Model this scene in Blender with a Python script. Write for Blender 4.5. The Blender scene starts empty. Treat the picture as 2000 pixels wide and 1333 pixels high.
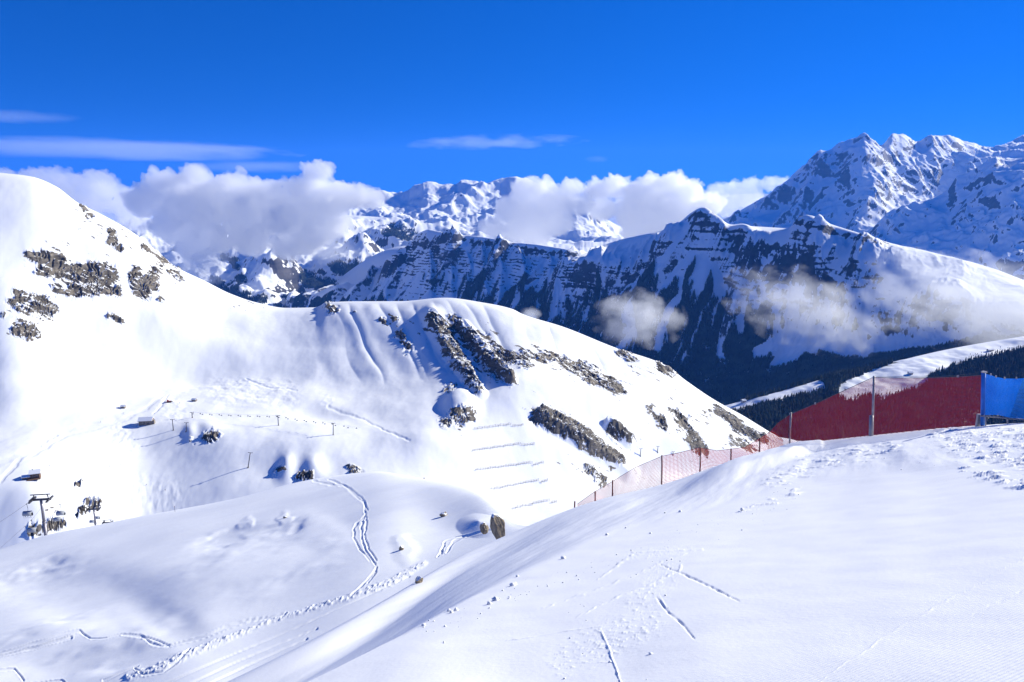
import bpy, math, random
import numpy as np
from mathutils import Vector, Matrix, Euler, noise as mnoise

S = bpy.context.scene
COL = S.collection
random.seed(7)

# ------------------------------------------------------------------ camera, sky, sun
F_PX = 1500.0
PITCH = math.atan((666.5 - 345.0) / F_PX)
CP, SP = math.cos(PITCH), math.sin(PITCH)
cam = bpy.data.cameras.new('camera')
cam_ob = bpy.data.objects.new('camera', cam)
COL.objects.link(cam_ob)
S.camera = cam_ob
cam.sensor_width = 36.0
cam.lens = 36.0 * F_PX / 2000.0
cam.clip_start = 0.1
cam.clip_end = 300000.0
cam_ob.location = (0, 0, 0)
cam_ob.rotation_euler = (math.pi / 2 - PITCH, 0, 0)

SUN_AZ, SUN_EL = 60.0, 24.0
world = bpy.data.worlds.new('World')
S.world = world
world.use_nodes = True
wt = world.node_tree
sky = wt.nodes.new('ShaderNodeTexSky')
sky.sky_type = 'NISHITA'
sky.sun_disc = False
sky.sun_elevation = math.radians(SUN_EL)
sky.sun_rotation = math.radians(SUN_AZ)
sky.altitude = 2900
sky.air_density = 1.0
sky.dust_density = 0.0
sky.ozone_density = 6.0
# the thin air of the high Alps: look the sky up well above the horizon band, a deeper blue
tcw = wt.nodes.new('ShaderNodeTexCoord')
sxyz = wt.nodes.new('ShaderNodeSeparateXYZ'); wt.links.new(tcw.outputs['Generated'], sxyz.inputs[0])
zz = wt.nodes.new('ShaderNodeMath'); zz.operation = 'MULTIPLY_ADD'; zz.inputs[1].default_value = 0.95; zz.inputs[2].default_value = 0.20
zm = wt.nodes.new('ShaderNodeMath'); zm.operation = 'MAXIMUM'; zm.inputs[1].default_value = 0.0
wt.links.new(sxyz.outputs['Z'], zm.inputs[0]); wt.links.new(zm.outputs[0], zz.inputs[0])
cxyz = wt.nodes.new('ShaderNodeCombineXYZ')
wt.links.new(sxyz.outputs['X'], cxyz.inputs[0]); wt.links.new(sxyz.outputs['Y'], cxyz.inputs[1]); wt.links.new(zz.outputs[0], cxyz.inputs[2])
nv = wt.nodes.new('ShaderNodeVectorMath'); nv.operation = 'NORMALIZE'
wt.links.new(cxyz.outputs[0], nv.inputs[0]); wt.links.new(nv.outputs[0], sky.inputs['Vector'])
hs = wt.nodes.new('ShaderNodeHueSaturation')
hs.inputs['Saturation'].default_value = 1.27
hs.inputs['Hue'].default_value = 0.517
wt.links.new(sky.outputs[0], hs.inputs['Color'])
wt.links.new(hs.outputs[0], wt.nodes['Background'].inputs[0])
wt.nodes['Background'].inputs[1].default_value = 0.110

sun = bpy.data.lights.new('sun', 'SUN')
sun.energy = 4.9
sun.angle = math.radians(0.5)
sun.color = (1.0, 0.97, 0.83)
sun_ob = bpy.data.objects.new('sun', sun)
COL.objects.link(sun_ob)
_a, _e = math.radians(SUN_AZ), math.radians(SUN_EL)
SUNV = Vector((math.sin(_a) * math.cos(_e), math.cos(_a) * math.cos(_e), math.sin(_e)))
sun_ob.rotation_euler = SUNV.to_track_quat('Z', 'Y').to_euler()
sun_ob.location = SUNV * 300

S.view_settings.view_transform = 'Standard'
S.view_settings.look = 'None'
S.view_settings.gamma = 1.0
S.view_settings.exposure = 0.60
S.cycles.use_denoising = True
S.cycles.max_bounces = 12
S.cycles.diffuse_bounces = 1
S.cycles.transparent_max_bounces = 16
S.cycles.volume_bounces = 12

# ------------------------------------------------------------------ helpers
def ray(px, py):
    """photo pixel -> direction (x, 1, z) scaled to unit forward distance"""
    px = np.asarray(px, float); py = np.asarray(py, float)
    u = (px - 1000.0) / F_PX
    v = -(py - 666.5) / F_PX
    yw = CP + v * SP
    return u / yw, (-SP + v * CP) / yw

def P(px, py, d):
    a, b = ray(px, py)
    d = np.asarray(d, float)
    return np.stack(np.broadcast_arrays(a * d, d, b * d), -1)

def pix(co):
    x, y, z = co[..., 0], co[..., 1], co[..., 2]
    f = y * CP - z * SP
    v = y * SP + z * CP
    f = np.where(np.abs(f) < 1e-6, 1e-6, f)
    return 1000.0 + F_PX * x / f, 666.5 - F_PX * v / f

def pchip(x, y, q):
    x = np.asarray(x, float); y = np.asarray(y, float); q = np.asarray(q, float)
    if len(x) < 3:
        return np.interp(q, x, y)
    h = np.diff(x); s = np.diff(y) / h
    m = np.zeros_like(y)
    for i in range(1, len(x) - 1):
        if s[i - 1] * s[i] > 0:
            w1, w2 = 2 * h[i] + h[i - 1], h[i] + 2 * h[i - 1]
            m[i] = (w1 + w2) / (w1 / s[i - 1] + w2 / s[i])
    m[0], m[-1] = s[0], s[-1]
    q = np.clip(q, x[0], x[-1])
    i = np.clip(np.searchsorted(x, q) - 1, 0, len(x) - 2)
    t = (q - x[i]) / h[i]
    t2, t3 = t * t, t * t * t
    return (y[i] * (2 * t3 - 3 * t2 + 1) + h[i] * m[i] * (t3 - 2 * t2 + t)
            + y[i + 1] * (-2 * t3 + 3 * t2) + h[i] * m[i + 1] * (t3 - t2))

_rs = np.random.RandomState(3)
_perm = _rs.permutation(4096)
_gang = _rs.rand(4096) * 2 * np.pi
_gx, _gy = np.cos(_gang), np.sin(_gang)

def pn(x, y, seed=0):
    xi = np.floor(x).astype(np.int64); yi = np.floor(y).astype(np.int64)
    xf = x - xi; yf = y - yi
    u = xf * xf * xf * (xf * (xf * 6 - 15) + 10); v = yf * yf * yf * (yf * (yf * 6 - 15) + 10)
    def g(ix, iy, fx, fy):
        h = _perm[(_perm[(ix + seed * 131) & 4095] + iy) & 4095]
        return _gx[h] * fx + _gy[h] * fy
    a = g(xi, yi, xf, yf); b = g(xi + 1, yi, xf - 1, yf)
    c = g(xi, yi + 1, xf, yf - 1); d = g(xi + 1, yi + 1, xf - 1, yf - 1)
    return ((a + (b - a) * u) * (1 - v) + (c + (d - c) * u) * v) * 1.45

def fbm(x, y, o=5, seed=0, gain=0.5, lac=2.03):
    s = 0; a = 1.0; f = 1.0
    for i in range(o):
        s = s + a * pn(x * f + 17.3 * i, y * f - 9.1 * i, seed + i)
        a *= gain; f *= lac
    return s

def ridged(x, y, o=5, seed=0, gain=0.5, lac=2.05):
    s = 0; a = 1.0; f = 1.0; w = 1.0
    for i in range(o):
        n = 1.0 - np.abs(pn(x * f + 31.7 * i, y * f + 5.3 * i, seed + i))
        n = n * n * w
        s = s + a * n
        w = np.clip(n * 1.6, 0, 1)
        a *= gain; f *= lac
    return s

def sstep(a, b, x):
    t = np.clip((x - a) / (b - a), 0, 1)
    return t * t * (3 - 2 * t)

def strokes(px, py, lst):
    """soft coverage of pieces of ground given as polylines (x, y, half width)"""
    out = np.zeros(px.shape)
    for line in lst:
        if len(line) == 1:
            line = [line[0], line[0]]
        for (x0, y0, r0), (x1, y1, r1) in zip(line[:-1], line[1:]):
            rm = max(r0, r1) * 1.6
            sel = (px > min(x0, x1) - rm) & (px < max(x0, x1) + rm) & (py > min(y0, y1) - rm) & (py < max(y0, y1) + rm)
            if not sel.any():
                continue
            qx, qy = px[sel], py[sel]
            dx, dy = x1 - x0, y1 - y0
            L = dx * dx + dy * dy
            t = np.clip(((qx - x0) * dx + (qy - y0) * dy) / L, 0, 1) if L > 0 else np.zeros_like(qx)
            d = np.hypot(qx - x0 - t * dx, qy - y0 - t * dy) / (r0 + t * (r1 - r0))
            out[sel] = np.maximum(out[sel], np.clip(1.5 - d, 0, 1))
    return out

def inpoly(px, py, poly):
    c = np.zeros(px.shape, bool)
    n = len(poly)
    for i in range(n):
        x0, y0 = poly[i]; x1, y1 = poly[(i + 1) % n]
        if y0 == y1:
            continue
        k = ((y0 > py) != (y1 > py)) & (px < (x1 - x0) * (py - y0) / (y1 - y0) + x0)
        c ^= k
    return c

def ridge(co, line, k, w=60.0, jag=0.0, seed=0):
    """raise the sheet to a sharp crest along line [(px, py, d)...] falling off at slope k on both sides"""
    pts = np.array([P(*q) for q in line])
    x, y, z = co[..., 0], co[..., 1], co[..., 2]
    jx = jag * fbm(x / (jag * 9 + 1), y / (jag * 9 + 1), 4, seed) if jag else 0
    best = np.full(x.shape, -1e9)
    for a, b in zip(pts[:-1], pts[1:]):
        d = b - a; L = d[0] ** 2 + d[1] ** 2
        t = np.clip(((x + jx - a[0]) * d[0] + (y - a[1]) * d[1]) / L, 0, 1)
        r = np.hypot(x + jx - a[0] - t * d[0], y - a[1] - t * d[1])
        best = np.maximum(best, a[2] + t * d[2] - k * r)
    diff = best - z
    co[..., 2] = z + np.where(diff > -w, np.where(diff > w, diff, (diff + w) ** 2 / (4 * w)), 0)

class Loft:
    """terrain sheet lofted through height lines that were surveyed in the photo (pixel column, pixel row, distance)"""
    def __init__(self, rows, x0, x1, step, subs, smooth=0, more=None):
        self.px = np.arange(x0, x1 + step, step)
        if more is not None:
            self.px = np.concatenate([self.px, more])
        n = len(self.px)
        R = []
        for r in rows:
            r = sorted(r)
            xs = [q[0] for q in r]
            ds = [(q[0], q[2]) for q in r if len(q) > 2]
            py = pchip(xs, [q[1] for q in r], self.px)
            dd = pchip([a for a, _ in ds], [b for _, b in ds], self.px) if len(ds) > 1 else np.full(n, float(ds[0][1]))
            R.append(P(self.px, py, dd))
        R = np.array(R)                              # K, n, 3
        if smooth:
            k = np.exp(-0.5 * (np.arange(-3 * smooth, 3 * smooth + 1) / smooth) ** 2); k /= k.sum(); w_ = len(k) // 2
            Rp = np.pad(R, ((0, 0), (w_, w_), (0, 0)), mode='reflect', reflect_type='odd')
            R = sum(k[q] * Rp[:, q:q + n] for q in range(len(k)))
        K = len(R)
        d = np.diff(R, axis=0)                       # K-1
        m = np.zeros_like(R)
        m[0], m[-1] = d[0], d[-1]
        a, b = d[:-1], d[1:]
        hm = np.where(a * b > 0, 2 * a * b / np.where(a + b == 0, 1, a + b), 0)
        m[1:-1] = hm
        out = []; self.t = []
        for k in range(K - 1):
            ratio = np.clip(R[k + 1, :, 1] / R[k, :, 1], 0.2, 8)
            ratio = np.where(np.abs(ratio - 1) < 1e-3, 1.001, ratio)
            last = k == K - 2
            for j in range(subs[k] + (1 if last else 0)):
                t = j / subs[k]
                tt = ((ratio ** t - 1) / (ratio - 1))[:, None]
                t2, t3 = tt * tt, tt ** 3
                out.append(R[k] * (2 * t3 - 3 * t2 + 1) + m[k] * (t3 - 2 * t2 + tt)
                           + R[k + 1] * (-2 * t3 + 3 * t2) + m[k + 1] * (t3 - t2))
                self.t.append(k + t)
        self.co = np.array(out)                      # M, n, 3
        self.t = np.array(self.t)[:, None] * np.ones((1, n))
        self.attr = {}

    def nrm(self):
        c = self.co
        du = np.gradient(c, axis=1); dv = np.gradient(c, axis=0)
        n = np.cross(du, dv)
        n /= np.maximum(np.linalg.norm(n, axis=-1, keepdims=True), 1e-9)
        n *= np.where(n[..., 2:3] < 0, -1, 1)
        return n

    def build(self, name, mat):
        M, n = self.co.shape[:2]
        idx = np.arange(M * n).reshape(M, n)
        f = np.stack([idx[:-1, :-1], idx[:-1, 1:], idx[1:, 1:], idx[1:, :-1]], -1).reshape(-1, 4)
        return mesh_np(name, self.co.reshape(-1, 3), f, mat, self.attr, smooth=True)

def mesh_np(name, co, f, mat, attr=None, smooth=False, parent=None):
    me = bpy.data.meshes.new(name)
    k = f.shape[1]
    me.vertices.add(len(co)); me.vertices.foreach_set('co', np.ascontiguousarray(co, dtype=np.float32).ravel())
    me.loops.add(f.size); me.loops.foreach_set('vertex_index', f.astype(np.int32).ravel())
    me.polygons.add(len(f)); me.polygons.foreach_set('loop_start', np.arange(0, f.size, k, dtype=np.int32))
    me.polygons.foreach_set('use_smooth', np.full(len(f), smooth))
    me.update(calc_edges=True)
    for a, v in (attr or {}).items():
        A = me.attributes.new(a, 'FLOAT', 'POINT')
        A.data.foreach_set('value', np.ascontiguousarray(v, dtype=np.float32).ravel())
    me.materials.append(mat)
    ob = bpy.data.objects.new(name, me)
    COL.objects.link(ob)
    if parent:
        ob.parent = parent
    return ob

def struct(o, kind='structure'):
    o['kind'] = kind
    return o

def tag(o, label, cat, group=None, kind=None):
    o['label'] = label; o['category'] = cat
    if group: o['group'] = group
    if kind: o['kind'] = kind
    return o

# ------------------------------------------------------------------ materials
def nodes(name):
    m = bpy.data.materials.new(name); m.use_nodes = True
    nt = m.node_tree
    for n in list(nt.nodes):
        nt.nodes.remove(n)
    out = nt.nodes.new('ShaderNodeOutputMaterial')
    return m, nt, out

def plain(name, col, rough=0.6, metal=0.0, var=0.15, scale=3.0):
    m, nt, out = nodes(name)
    b = nt.nodes.new('ShaderNodeBsdfPrincipled')
    b.inputs['Roughness'].default_value = rough
    b.inputs['Metallic'].default_value = metal
    n = nt.nodes.new('ShaderNodeTexNoise'); n.inputs['Scale'].default_value = scale; n.inputs['Detail'].default_value = 5
    tc = nt.nodes.new('ShaderNodeTexCoord'); nt.links.new(tc.outputs['Object'], n.inputs['Vector'])
    r = nt.nodes.new('ShaderNodeValToRGB')
    r.color_ramp.elements[0].position = 0.3; r.color_ramp.elements[1].position = 0.7
    r.color_ramp.elements[0].color = tuple(c * (1 - var) for c in col) + (1,)
    r.color_ramp.elements[1].color = tuple(min(1, c * (1 + var)) for c in col) + (1,)
    nt.links.new(n.outputs['Fac'], r.inputs['Fac']); nt.links.new(r.outputs[0], b.inputs['Base Color'])
    nt.links.new(b.outputs[0], out.inputs[0])
    return m

def terrain_mat(name, fine, rock_a, rock_b, wood=(0.022, 0.03, 0.022), bump=0.3, strata=0.0, snow=(0.90, 0.91, 0.925), tilt=(0, 0, 0), crust=0.006):
    """snow, bare rock (attribute rock) and wooded ground (attribute wood)"""
    m, nt, out = nodes(name)
    L = nt.links.new
    N = nt.nodes.new
    geo = N('ShaderNodeNewGeometry')
    b = N('ShaderNodeBsdfPrincipled'); b.inputs['Roughness'].default_value = 0.75
    b.inputs['Specular IOR Level'].default_value = 0.15
    ar = N('ShaderNodeAttribute'); ar.attribute_name = 'rock'
    aw = N('ShaderNodeAttribute'); aw.attribute_name = 'wood'
    n1 = N('ShaderNodeTexNoise'); n1.inputs['Scale'].default_value = 1.0 / fine; n1.inputs['Detail'].default_value = 9; n1.inputs['Roughness'].default_value = 0.62
    L(geo.outputs['Position'], n1.inputs['Vector'])
    # strata: noise squeezed along the bedding
    mp = N('ShaderNodeMapping'); mp.inputs['Rotation'].default_value = tilt
    mp.inputs['Scale'].default_value = (0.12 / fine, 0.12 / fine, 1.1 / fine)
    L(geo.outputs['Position'], mp.inputs['Vector'])
    n2 = N('ShaderNodeTexNoise'); n2.inputs['Scale'].default_value = 1.0; n2.inputs['Detail'].default_value = 7; n2.inputs['Roughness'].default_value = 0.6
    L(mp.outputs[0], n2.inputs['Vector'])
    # rock factor, broken by noise
    ad = N('ShaderNodeMath'); ad.operation = 'MULTIPLY_ADD'; ad.inputs[1].default_value = 1.0; ad.inputs[2].default_value = -0.5
    mixn = N('ShaderNodeMix'); mixn.data_type = 'FLOAT'; mixn.inputs[0].default_value = strata
    L(n1.outputs['Fac'], mixn.inputs[2]); L(n2.outputs['Fac'], mixn.inputs[3])
    L(mixn.outputs[0], ad.inputs[0])
    sm = N('ShaderNodeMath'); sm.operation = 'MULTIPLY_ADD'; sm.inputs[1].default_value = 1.7
    L(ad.outputs[0], sm.inputs[0]); L(ar.outputs['Fac'], sm.inputs[2])
    mr = N('ShaderNodeMapRange'); mr.inputs['From Min'].default_value = 0.46; mr.inputs['From Max'].default_value = 0.54
    L(sm.outputs[0], mr.inputs['Value'])
    rc = N('ShaderNodeValToRGB')
    rc.color_ramp.elements[0].position = 0.35; rc.color_ramp.elements[1].position = 0.66
    rc.color_ramp.elements[0].color = rock_a + (1,); rc.color_ramp.elements[1].color = rock_b + (1,)
    L(n2.outputs['Fac'], rc.inputs['Fac'])
    mx = N('ShaderNodeMix'); mx.data_type = 'RGBA'
    mx.inputs[6].default_value = snow + (1,)
    L(mr.outputs[0], mx.inputs[0]); L(rc.outputs[0], mx.inputs[7])
    mx2 = N('ShaderNodeMix'); mx2.data_type = 'RGBA'; mx2.inputs[7].default_value = wood + (1,)
    sw = N('ShaderNodeMath'); sw.operation = 'MULTIPLY_ADD'; sw.inputs[1].default_value = 1.2
    L(ad.outputs[0], sw.inputs[0]); L(aw.outputs['Fac'], sw.inputs[2])
    mw = N('ShaderNodeMapRange'); mw.inputs['From Min'].default_value = 0.45; mw.inputs['From Max'].default_value = 0.55
    L(sw.outputs[0], mw.inputs['Value'])
    L(mw.outputs[0], mx2.inputs[0]); L(mx.outputs[2], mx2.inputs[6])
    L(mx2.outputs[2], b.inputs['Base Color'])
    bp = N('ShaderNodeBump'); bp.inputs['Distance'].default_value = fine * 0.5
    bs = N('ShaderNodeMath'); bs.operation = 'MULTIPLY_ADD'; bs.inputs[1].default_value = bump; bs.inputs[2].default_value = crust
    L(mr.outputs[0], bs.inputs[0]); L(bs.outputs[0], bp.inputs['Strength'])
    L(mixn.outputs[0], bp.inputs['Height']); L(bp.outputs[0], b.inputs['Normal'])
    L(b.outputs[0], out.inputs[0])
    return m

#TERRAIN
# ------------------------------------------------------------------ the groomed slope we stand on
PLA, PLB, PL0 = 0.20, -0.422, -1.8
def plane_d(px, py):
    a, b = ray(px, py)
    return PL0 / (b - PLA * a - PLB)
def prow(pts):
    return [(x, y, float(plane_d(x, y))) for x, y in pts]
rows = [
    prow([(-300, 2300), (300, 2050), (900, 1700), (1400, 1600), (2300, 1600), (5000, 1600)]),
    prow([(-300, 1900), (0, 1750), (300, 1560), (600, 1400), (900, 1345), (1400, 1333), (2300, 1330), (5000, 1330)]),
    prow([(-300, 1620), (0, 1530), (300, 1440), (600, 1333), (800, 1235), (1000, 1130), (1120, 1080), (1280, 1032), (1400, 1000), (1500, 970), (1600, 947), (1750, 932), (2000, 926), (2300, 922), (5000, 915)]),
    [(-300, 1580, 13), (0, 1500, 13), (300, 1395, 14), (430, 1335, 15), (600, 1252, 17), (800, 1141, 24), (870, 1097, 29), (985, 1045, 36), (1180, 972, 44),
     (1290, 949, 46), (1325, 938, 46), (1450, 893, 44), (1560, 867, 42), (1700, 852, 37), (1880, 834, 33), (2000, 827, 31), (2300, 815, 28), (5000, 780, 16)],
    [(-300, 1640, 19), (430, 1420, 22), (800, 1260, 40), (985, 1140, 56), (1290, 1010, 70), (1700, 890, 60), (2300, 850, 45), (5000, 830, 26)],
    [(-300, 1700, 30), (430, 1500, 38), (800, 1350, 75), (985, 1200, 100), (1290, 1060, 120), (1700, 940, 110), (2300, 900, 80), (5000, 900, 60)],
]
A = Loft(rows, -250, 2250, 1.5, [30, 250, 150, 14, 10], 24, np.geomspace(2256, 4900, 120))
ax, ay = A.co[..., 0], A.co[..., 1]
apx, apy = pix(A.co)
bank = sstep(2.0, 2.25, A.t)
dist = ay
relief = 0.012 * fbm(ax / 1.5, ay / 1.5, 3, 11) * (1 - bank)
# the bank beyond the groomed edge: a lip, then wind-rounded snow
relief -= 0.85 * sstep(2.0, 2.7, A.t) * sstep(3.05, 2.8, A.t) * sstep(1450, 800, apx)
relief += bank * sstep(3.2, 2.6, A.t) * (0.07 * fbm((0.43 * ax + 0.9 * ay) / 11, (0.9 * ax - 0.43 * ay) / 2.2, 3, 15) + 0.012 * fbm((0.43 * ax + 0.9 * ay) / 2.6, (0.9 * ax - 0.43 * ay) / 0.5, 4, 16) * sstep(2.0, 2.3, A.t))
# wind lip that throws the drop shadow under the crest
lip = strokes(apx, apy, [[(1330, 955, 10), (1400, 930, 14), (1500, 898, 13), (1600, 868, 8)]])
relief += 0.5 * sstep(0, 1.5, lip) * sstep(1310, 1440, apx) * sstep(1640, 1540, apx)
# churned snow along the edge and near the nets
wob = 10 * fbm(ax / 0.7, ay / 0.9, 3, 12)
rough = strokes(apx + wob, apy + wob, [[(1500, 945, 12), (1590, 905, 16), (1680, 885, 14), (1760, 872, 10)], [(1860, 870, 18), (1940, 880, 22), (2030, 900, 30)], [(1820, 850, 10), (2000, 850, 14)],
     [(1560, 960, 8), (1450, 1000, 5)], [(1880, 920, 8), (2000, 950, 14)]])
chunk = np.maximum(0, fbm(ax / 0.55, ay / 0.75, 5, 13, 0.6))
relief += sstep(0, 1.2, rough) * (0.10 * chunk * (0.6 + 0.4 * sstep(1500, 1900, apx)))
sc = strokes(apx, apy, [[(1250, 1180, 30), (1300, 1120, 30)], [(1160, 1260, 40), (1270, 1215, 30)], [(1230, 1085, 12), (1350, 1075, 8)], [(1100, 1290, 30)]])
relief += 0.011 * sstep(0, 1.4, sc) * np.maximum(0, fbm(ax / 0.10, ay / 0.13, 4, 14, 0.65) - 0.1)
# ski tracks
wob2 = 1.6 * fbm(ax / 0.25, ay / 0.3, 3, 17)
for line, w, h in [([(1174, 1236), (1190, 1268), (1216, 1345)], 1.8, 0.012), ([(1282, 1166), (1306, 1196), (1335, 1222), (1357, 1248)], 1.8, -0.018), ([(1292, 1104), (1360, 1132), (1444, 1174)], 1.5, -0.018),
                   ([(1286, 1160), (1303, 1190), (1331, 1222)], 1.5, 0.007), ([(1126, 1206), (1220, 1160), (1252, 1150), (1318, 1118)], 1.6, 0.010), ([(1168, 1132), (1236, 1084)], 1.5, 0.010), ([(1050, 1192), (1200, 1140), (1292, 1100)], 1.5, 0.008),
                   ([(990, 1252), (1160, 1226), (1280, 1203)], 1.5, 0.007), ([(1236, 1080), (1372, 1074)], 1.5, 0.009), ([(1290, 1098), (1340, 1082)], 1.5, 0.008), ([(1325, 1118), (1330, 1105)], 1.8, 0.010),
                   ([(1600, 1333), (1750, 1230), (2000, 1090)], 1.5, 0.004), ([(1900, 1200), (2050, 1130)], 1.5, -0.004), ([(1400, 1010), (1700, 930), (1900, 905)], 1.5, 0.004)]:
    n_ = len(line)
    ln = [(x, y, w * (1.15 if 0 < q_ < n_ - 1 or n_ < 3 else 0.45)) for q_, (x, y) in enumerate(line)]
    relief += h * sstep(0, 1.5, strokes(apx + 1.3 * wob2, apy + 1.3 * wob2, [ln])) * np.clip(1 + 0.9 * fbm(ax / 0.25, ay / 0.25, 3, 18), 0.2, 2)
A.co[..., 2] += relief
A.attr['rock'] = np.zeros(ax.shape) - 1; A.attr['wood'] = np.zeros(ax.shape) - 1
A.attr['groom'] = sstep(2.02, 1.97, A.t) * (1 - np.clip(rough, 0, 1)) * (1 - 0.8 * np.clip(sc, 0, 1))

def snow_near():
    m, nt, out = nodes('groomed_snow')
    N = nt.nodes.new; L = nt.links.new
    b = N('ShaderNodeBsdfPrincipled'); b.inputs['Base Color'].default_value = (0.92, 0.922, 0.925, 1); b.inputs['Roughness'].default_value = 0.6
    b.inputs['Specular IOR Level'].default_value = 0.25
    geo = N('ShaderNodeNewGeometry')
    mp = N('ShaderNodeMapping'); mp.inputs['Rotation'].default_value = (0, 0, math.radians(64.5))
    L(geo.outputs['Position'], mp.inputs['Vector'])
    w1 = N('ShaderNodeTexWave'); w1.inputs['Scale'].default_value = 9.5; w1.inputs['Distortion'].default_value = 1.2; w1.inputs['Detail'].default_value = 3; w1.inputs['Detail Scale'].default_value = 0.5
    w2 = N('ShaderNodeTexWave'); w2.inputs['Scale'].default_value = 0.22; w2.inputs['Distortion'].default_value = 2.5; w2.inputs['Detail'].default_value = 3
    L(mp.outputs[0], w1.inputs['Vector']); L(mp.outputs[0], w2.inputs['Vector'])
    n1 = N('ShaderNodeTexNoise'); n1.inputs['Scale'].default_value = 18; n1.inputs['Detail'].default_value = 6
    L(geo.outputs['Position'], n1.inputs['Vector'])
    g = N('ShaderNodeAttribute'); g.attribute_name = 'groom'
    b1 = N('ShaderNodeBump'); b1.inputs['Distance'].default_value = 0.007
    s1 = N('ShaderNodeMath'); s1.operation = 'MULTIPLY'; s1.inputs[1].default_value = 0.48
    L(g.outputs['Fac'], s1.inputs[0]); L(s1.outputs[0], b1.inputs['Strength']); L(w1.outputs['Fac'], b1.inputs['Height'])
    b2 = N('ShaderNodeBump'); b2.inputs['Distance'].default_value = 0.05
    s2 = N('ShaderNodeMath'); s2.operation = 'MULTIPLY'; s2.inputs[1].default_value = 0.2
    L(g.outputs['Fac'], s2.inputs[0]); L(s2.outputs[0], b2.inputs['Strength']); L(w2.outputs['Fac'], b2.inputs['Height']); L(b1.outputs[0], b2.inputs['Normal'])
    b3 = N('ShaderNodeBump'); b3.inputs['Distance'].default_value = 0.02; b3.inputs['Strength'].default_value = 0.16
    L(n1.outputs['Fac'], b3.inputs['Height']); L(b2.outputs[0], b3.inputs['Normal'])
    L(b3.outputs[0], b.inputs['Normal']); L(b.outputs[0], out.inputs[0])
    return m
near = struct(A.build('snow_slope', snow_near()))

# ------------------------------------------------------------------ shaded hillside below with the groomed road
def tilted(pts, a=0.20, b=-0.20, f=1.0, dy=0):
    x0_, z0_ = ray(0, 1073); c0_ = 235.0 * (z0_ - a * x0_ - b)
    out = []
    for x, y in pts:
        xr, zr = ray(x, y); out.append((x, y + dy, float(c0_ / (zr - a * xr - b)) * f))
    return out
crest_b = [(-350, 1160), (-100, 1105), (0, 1073), (90, 1046), (200, 1024), (290, 1006), (450, 976), (600, 938), (680, 926), (740, 921), (800, 932), (870, 944), (930, 958), (965, 985), (985, 1008), (1000, 1030), (1300, 1000)]
rows = [
    tilted([(-350, 1700), (0, 1700), (700, 1450), (1300, 1200)]),
    tilted([(-350, 1400), (0, 1345), (430, 1335), (700, 1220), (900, 1130), (1100, 1090), (1300, 1060)]),
    tilted([(-350, 1260), (0, 1200), (300, 1150), (600, 1080), (800, 1030), (1000, 1060), (1300, 1030)]),
    tilted(crest_b), tilted(crest_b, f=1.22, dy=40), tilted(crest_b, f=1.7, dy=190),
]
B = Loft(rows, -300, 1280, 1.6, [20, 110, 110, 12, 10], 12)
bx, by = B.co[..., 0], B.co[..., 1]
bpx, bpy_ = pix(B.co)
vis = sstep(3.2, 2.7, B.t)
sa = math.radians(90 - SUN_AZ)
bu = bx * math.cos(sa) + by * math.sin(sa); bv = -bx * math.sin(sa) + by * math.cos(sa)
# wind-packed drifts drawn out along the slope
B.co[..., 2] += vis * (0.55 * fbm(bx / 50, by / 50, 2, 21) + 0.42 * fbm((bu + 0.4 * bv) / 55, bv / 13, 2, 25, 0.4) + 0.07 * fbm((bu + 0.3 * bv) / 16, bv / 4.0, 2, 27, 0.5))
bw = 6 * fbm(bx / 12, by / 12, 3, 28)
def hollow(px, py, rx, ry, h, rot=0.0):
    c_, q_ = math.cos(rot), math.sin(rot)
    xx, yy = bpx + 3 * bw - px, bpy_ + 1.5 * bw - py
    u = (xx * c_ + yy * q_) / rx; v = (-xx * q_ + yy * c_) / ry
    B.co[..., 2] += h * np.exp(-(u * u + v * v) ** 1.5)
hollow(190, 1170, 160, 62, -1.15, 0.15); hollow(330, 1215, 90, 30, -0.3, 0.5); hollow(60, 1130, 120, 22, -0.6, -0.25); hollow(510, 1110, 140, 45, 0.7, -0.2)
hollow(440, 1050, 60, 14, -0.6, -0.3); hollow(530, 1032, 50, 10, -0.45, -0.4); hollow(100, 1240, 120, 24, 0.6, -0.3); hollow(620, 1040, 60, 30, 0.5, 0.2); hollow(200, 1290, 140, 18, -0.5, -0.2)
drift = [([(470, 1024, 2), (482, 1015, 3), (490, 1020, 2)], 0.5), ([(545, 1014, 2), (556, 1009, 3)], 0.5), ([(784, 1062, 5), (790, 1080, 6)], 0.7)]
for ln, h in drift:
    B.co[..., 2] += 0.42 * h * sstep(0, 1.5, strokes(bpx + 2 * bw, bpy_ + 1.2 * bw, [[(x, y, 3.6 * r) for x, y, r in ln]]))
# sunny little cone of snow in front of the rock pinnacle
q = np.hypot((bpx - 935) / 45, (bpy_ - 1028) / 26)
B.co[..., 2] += 1.1 * np.clip(1 - q, 0, 1)
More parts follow.
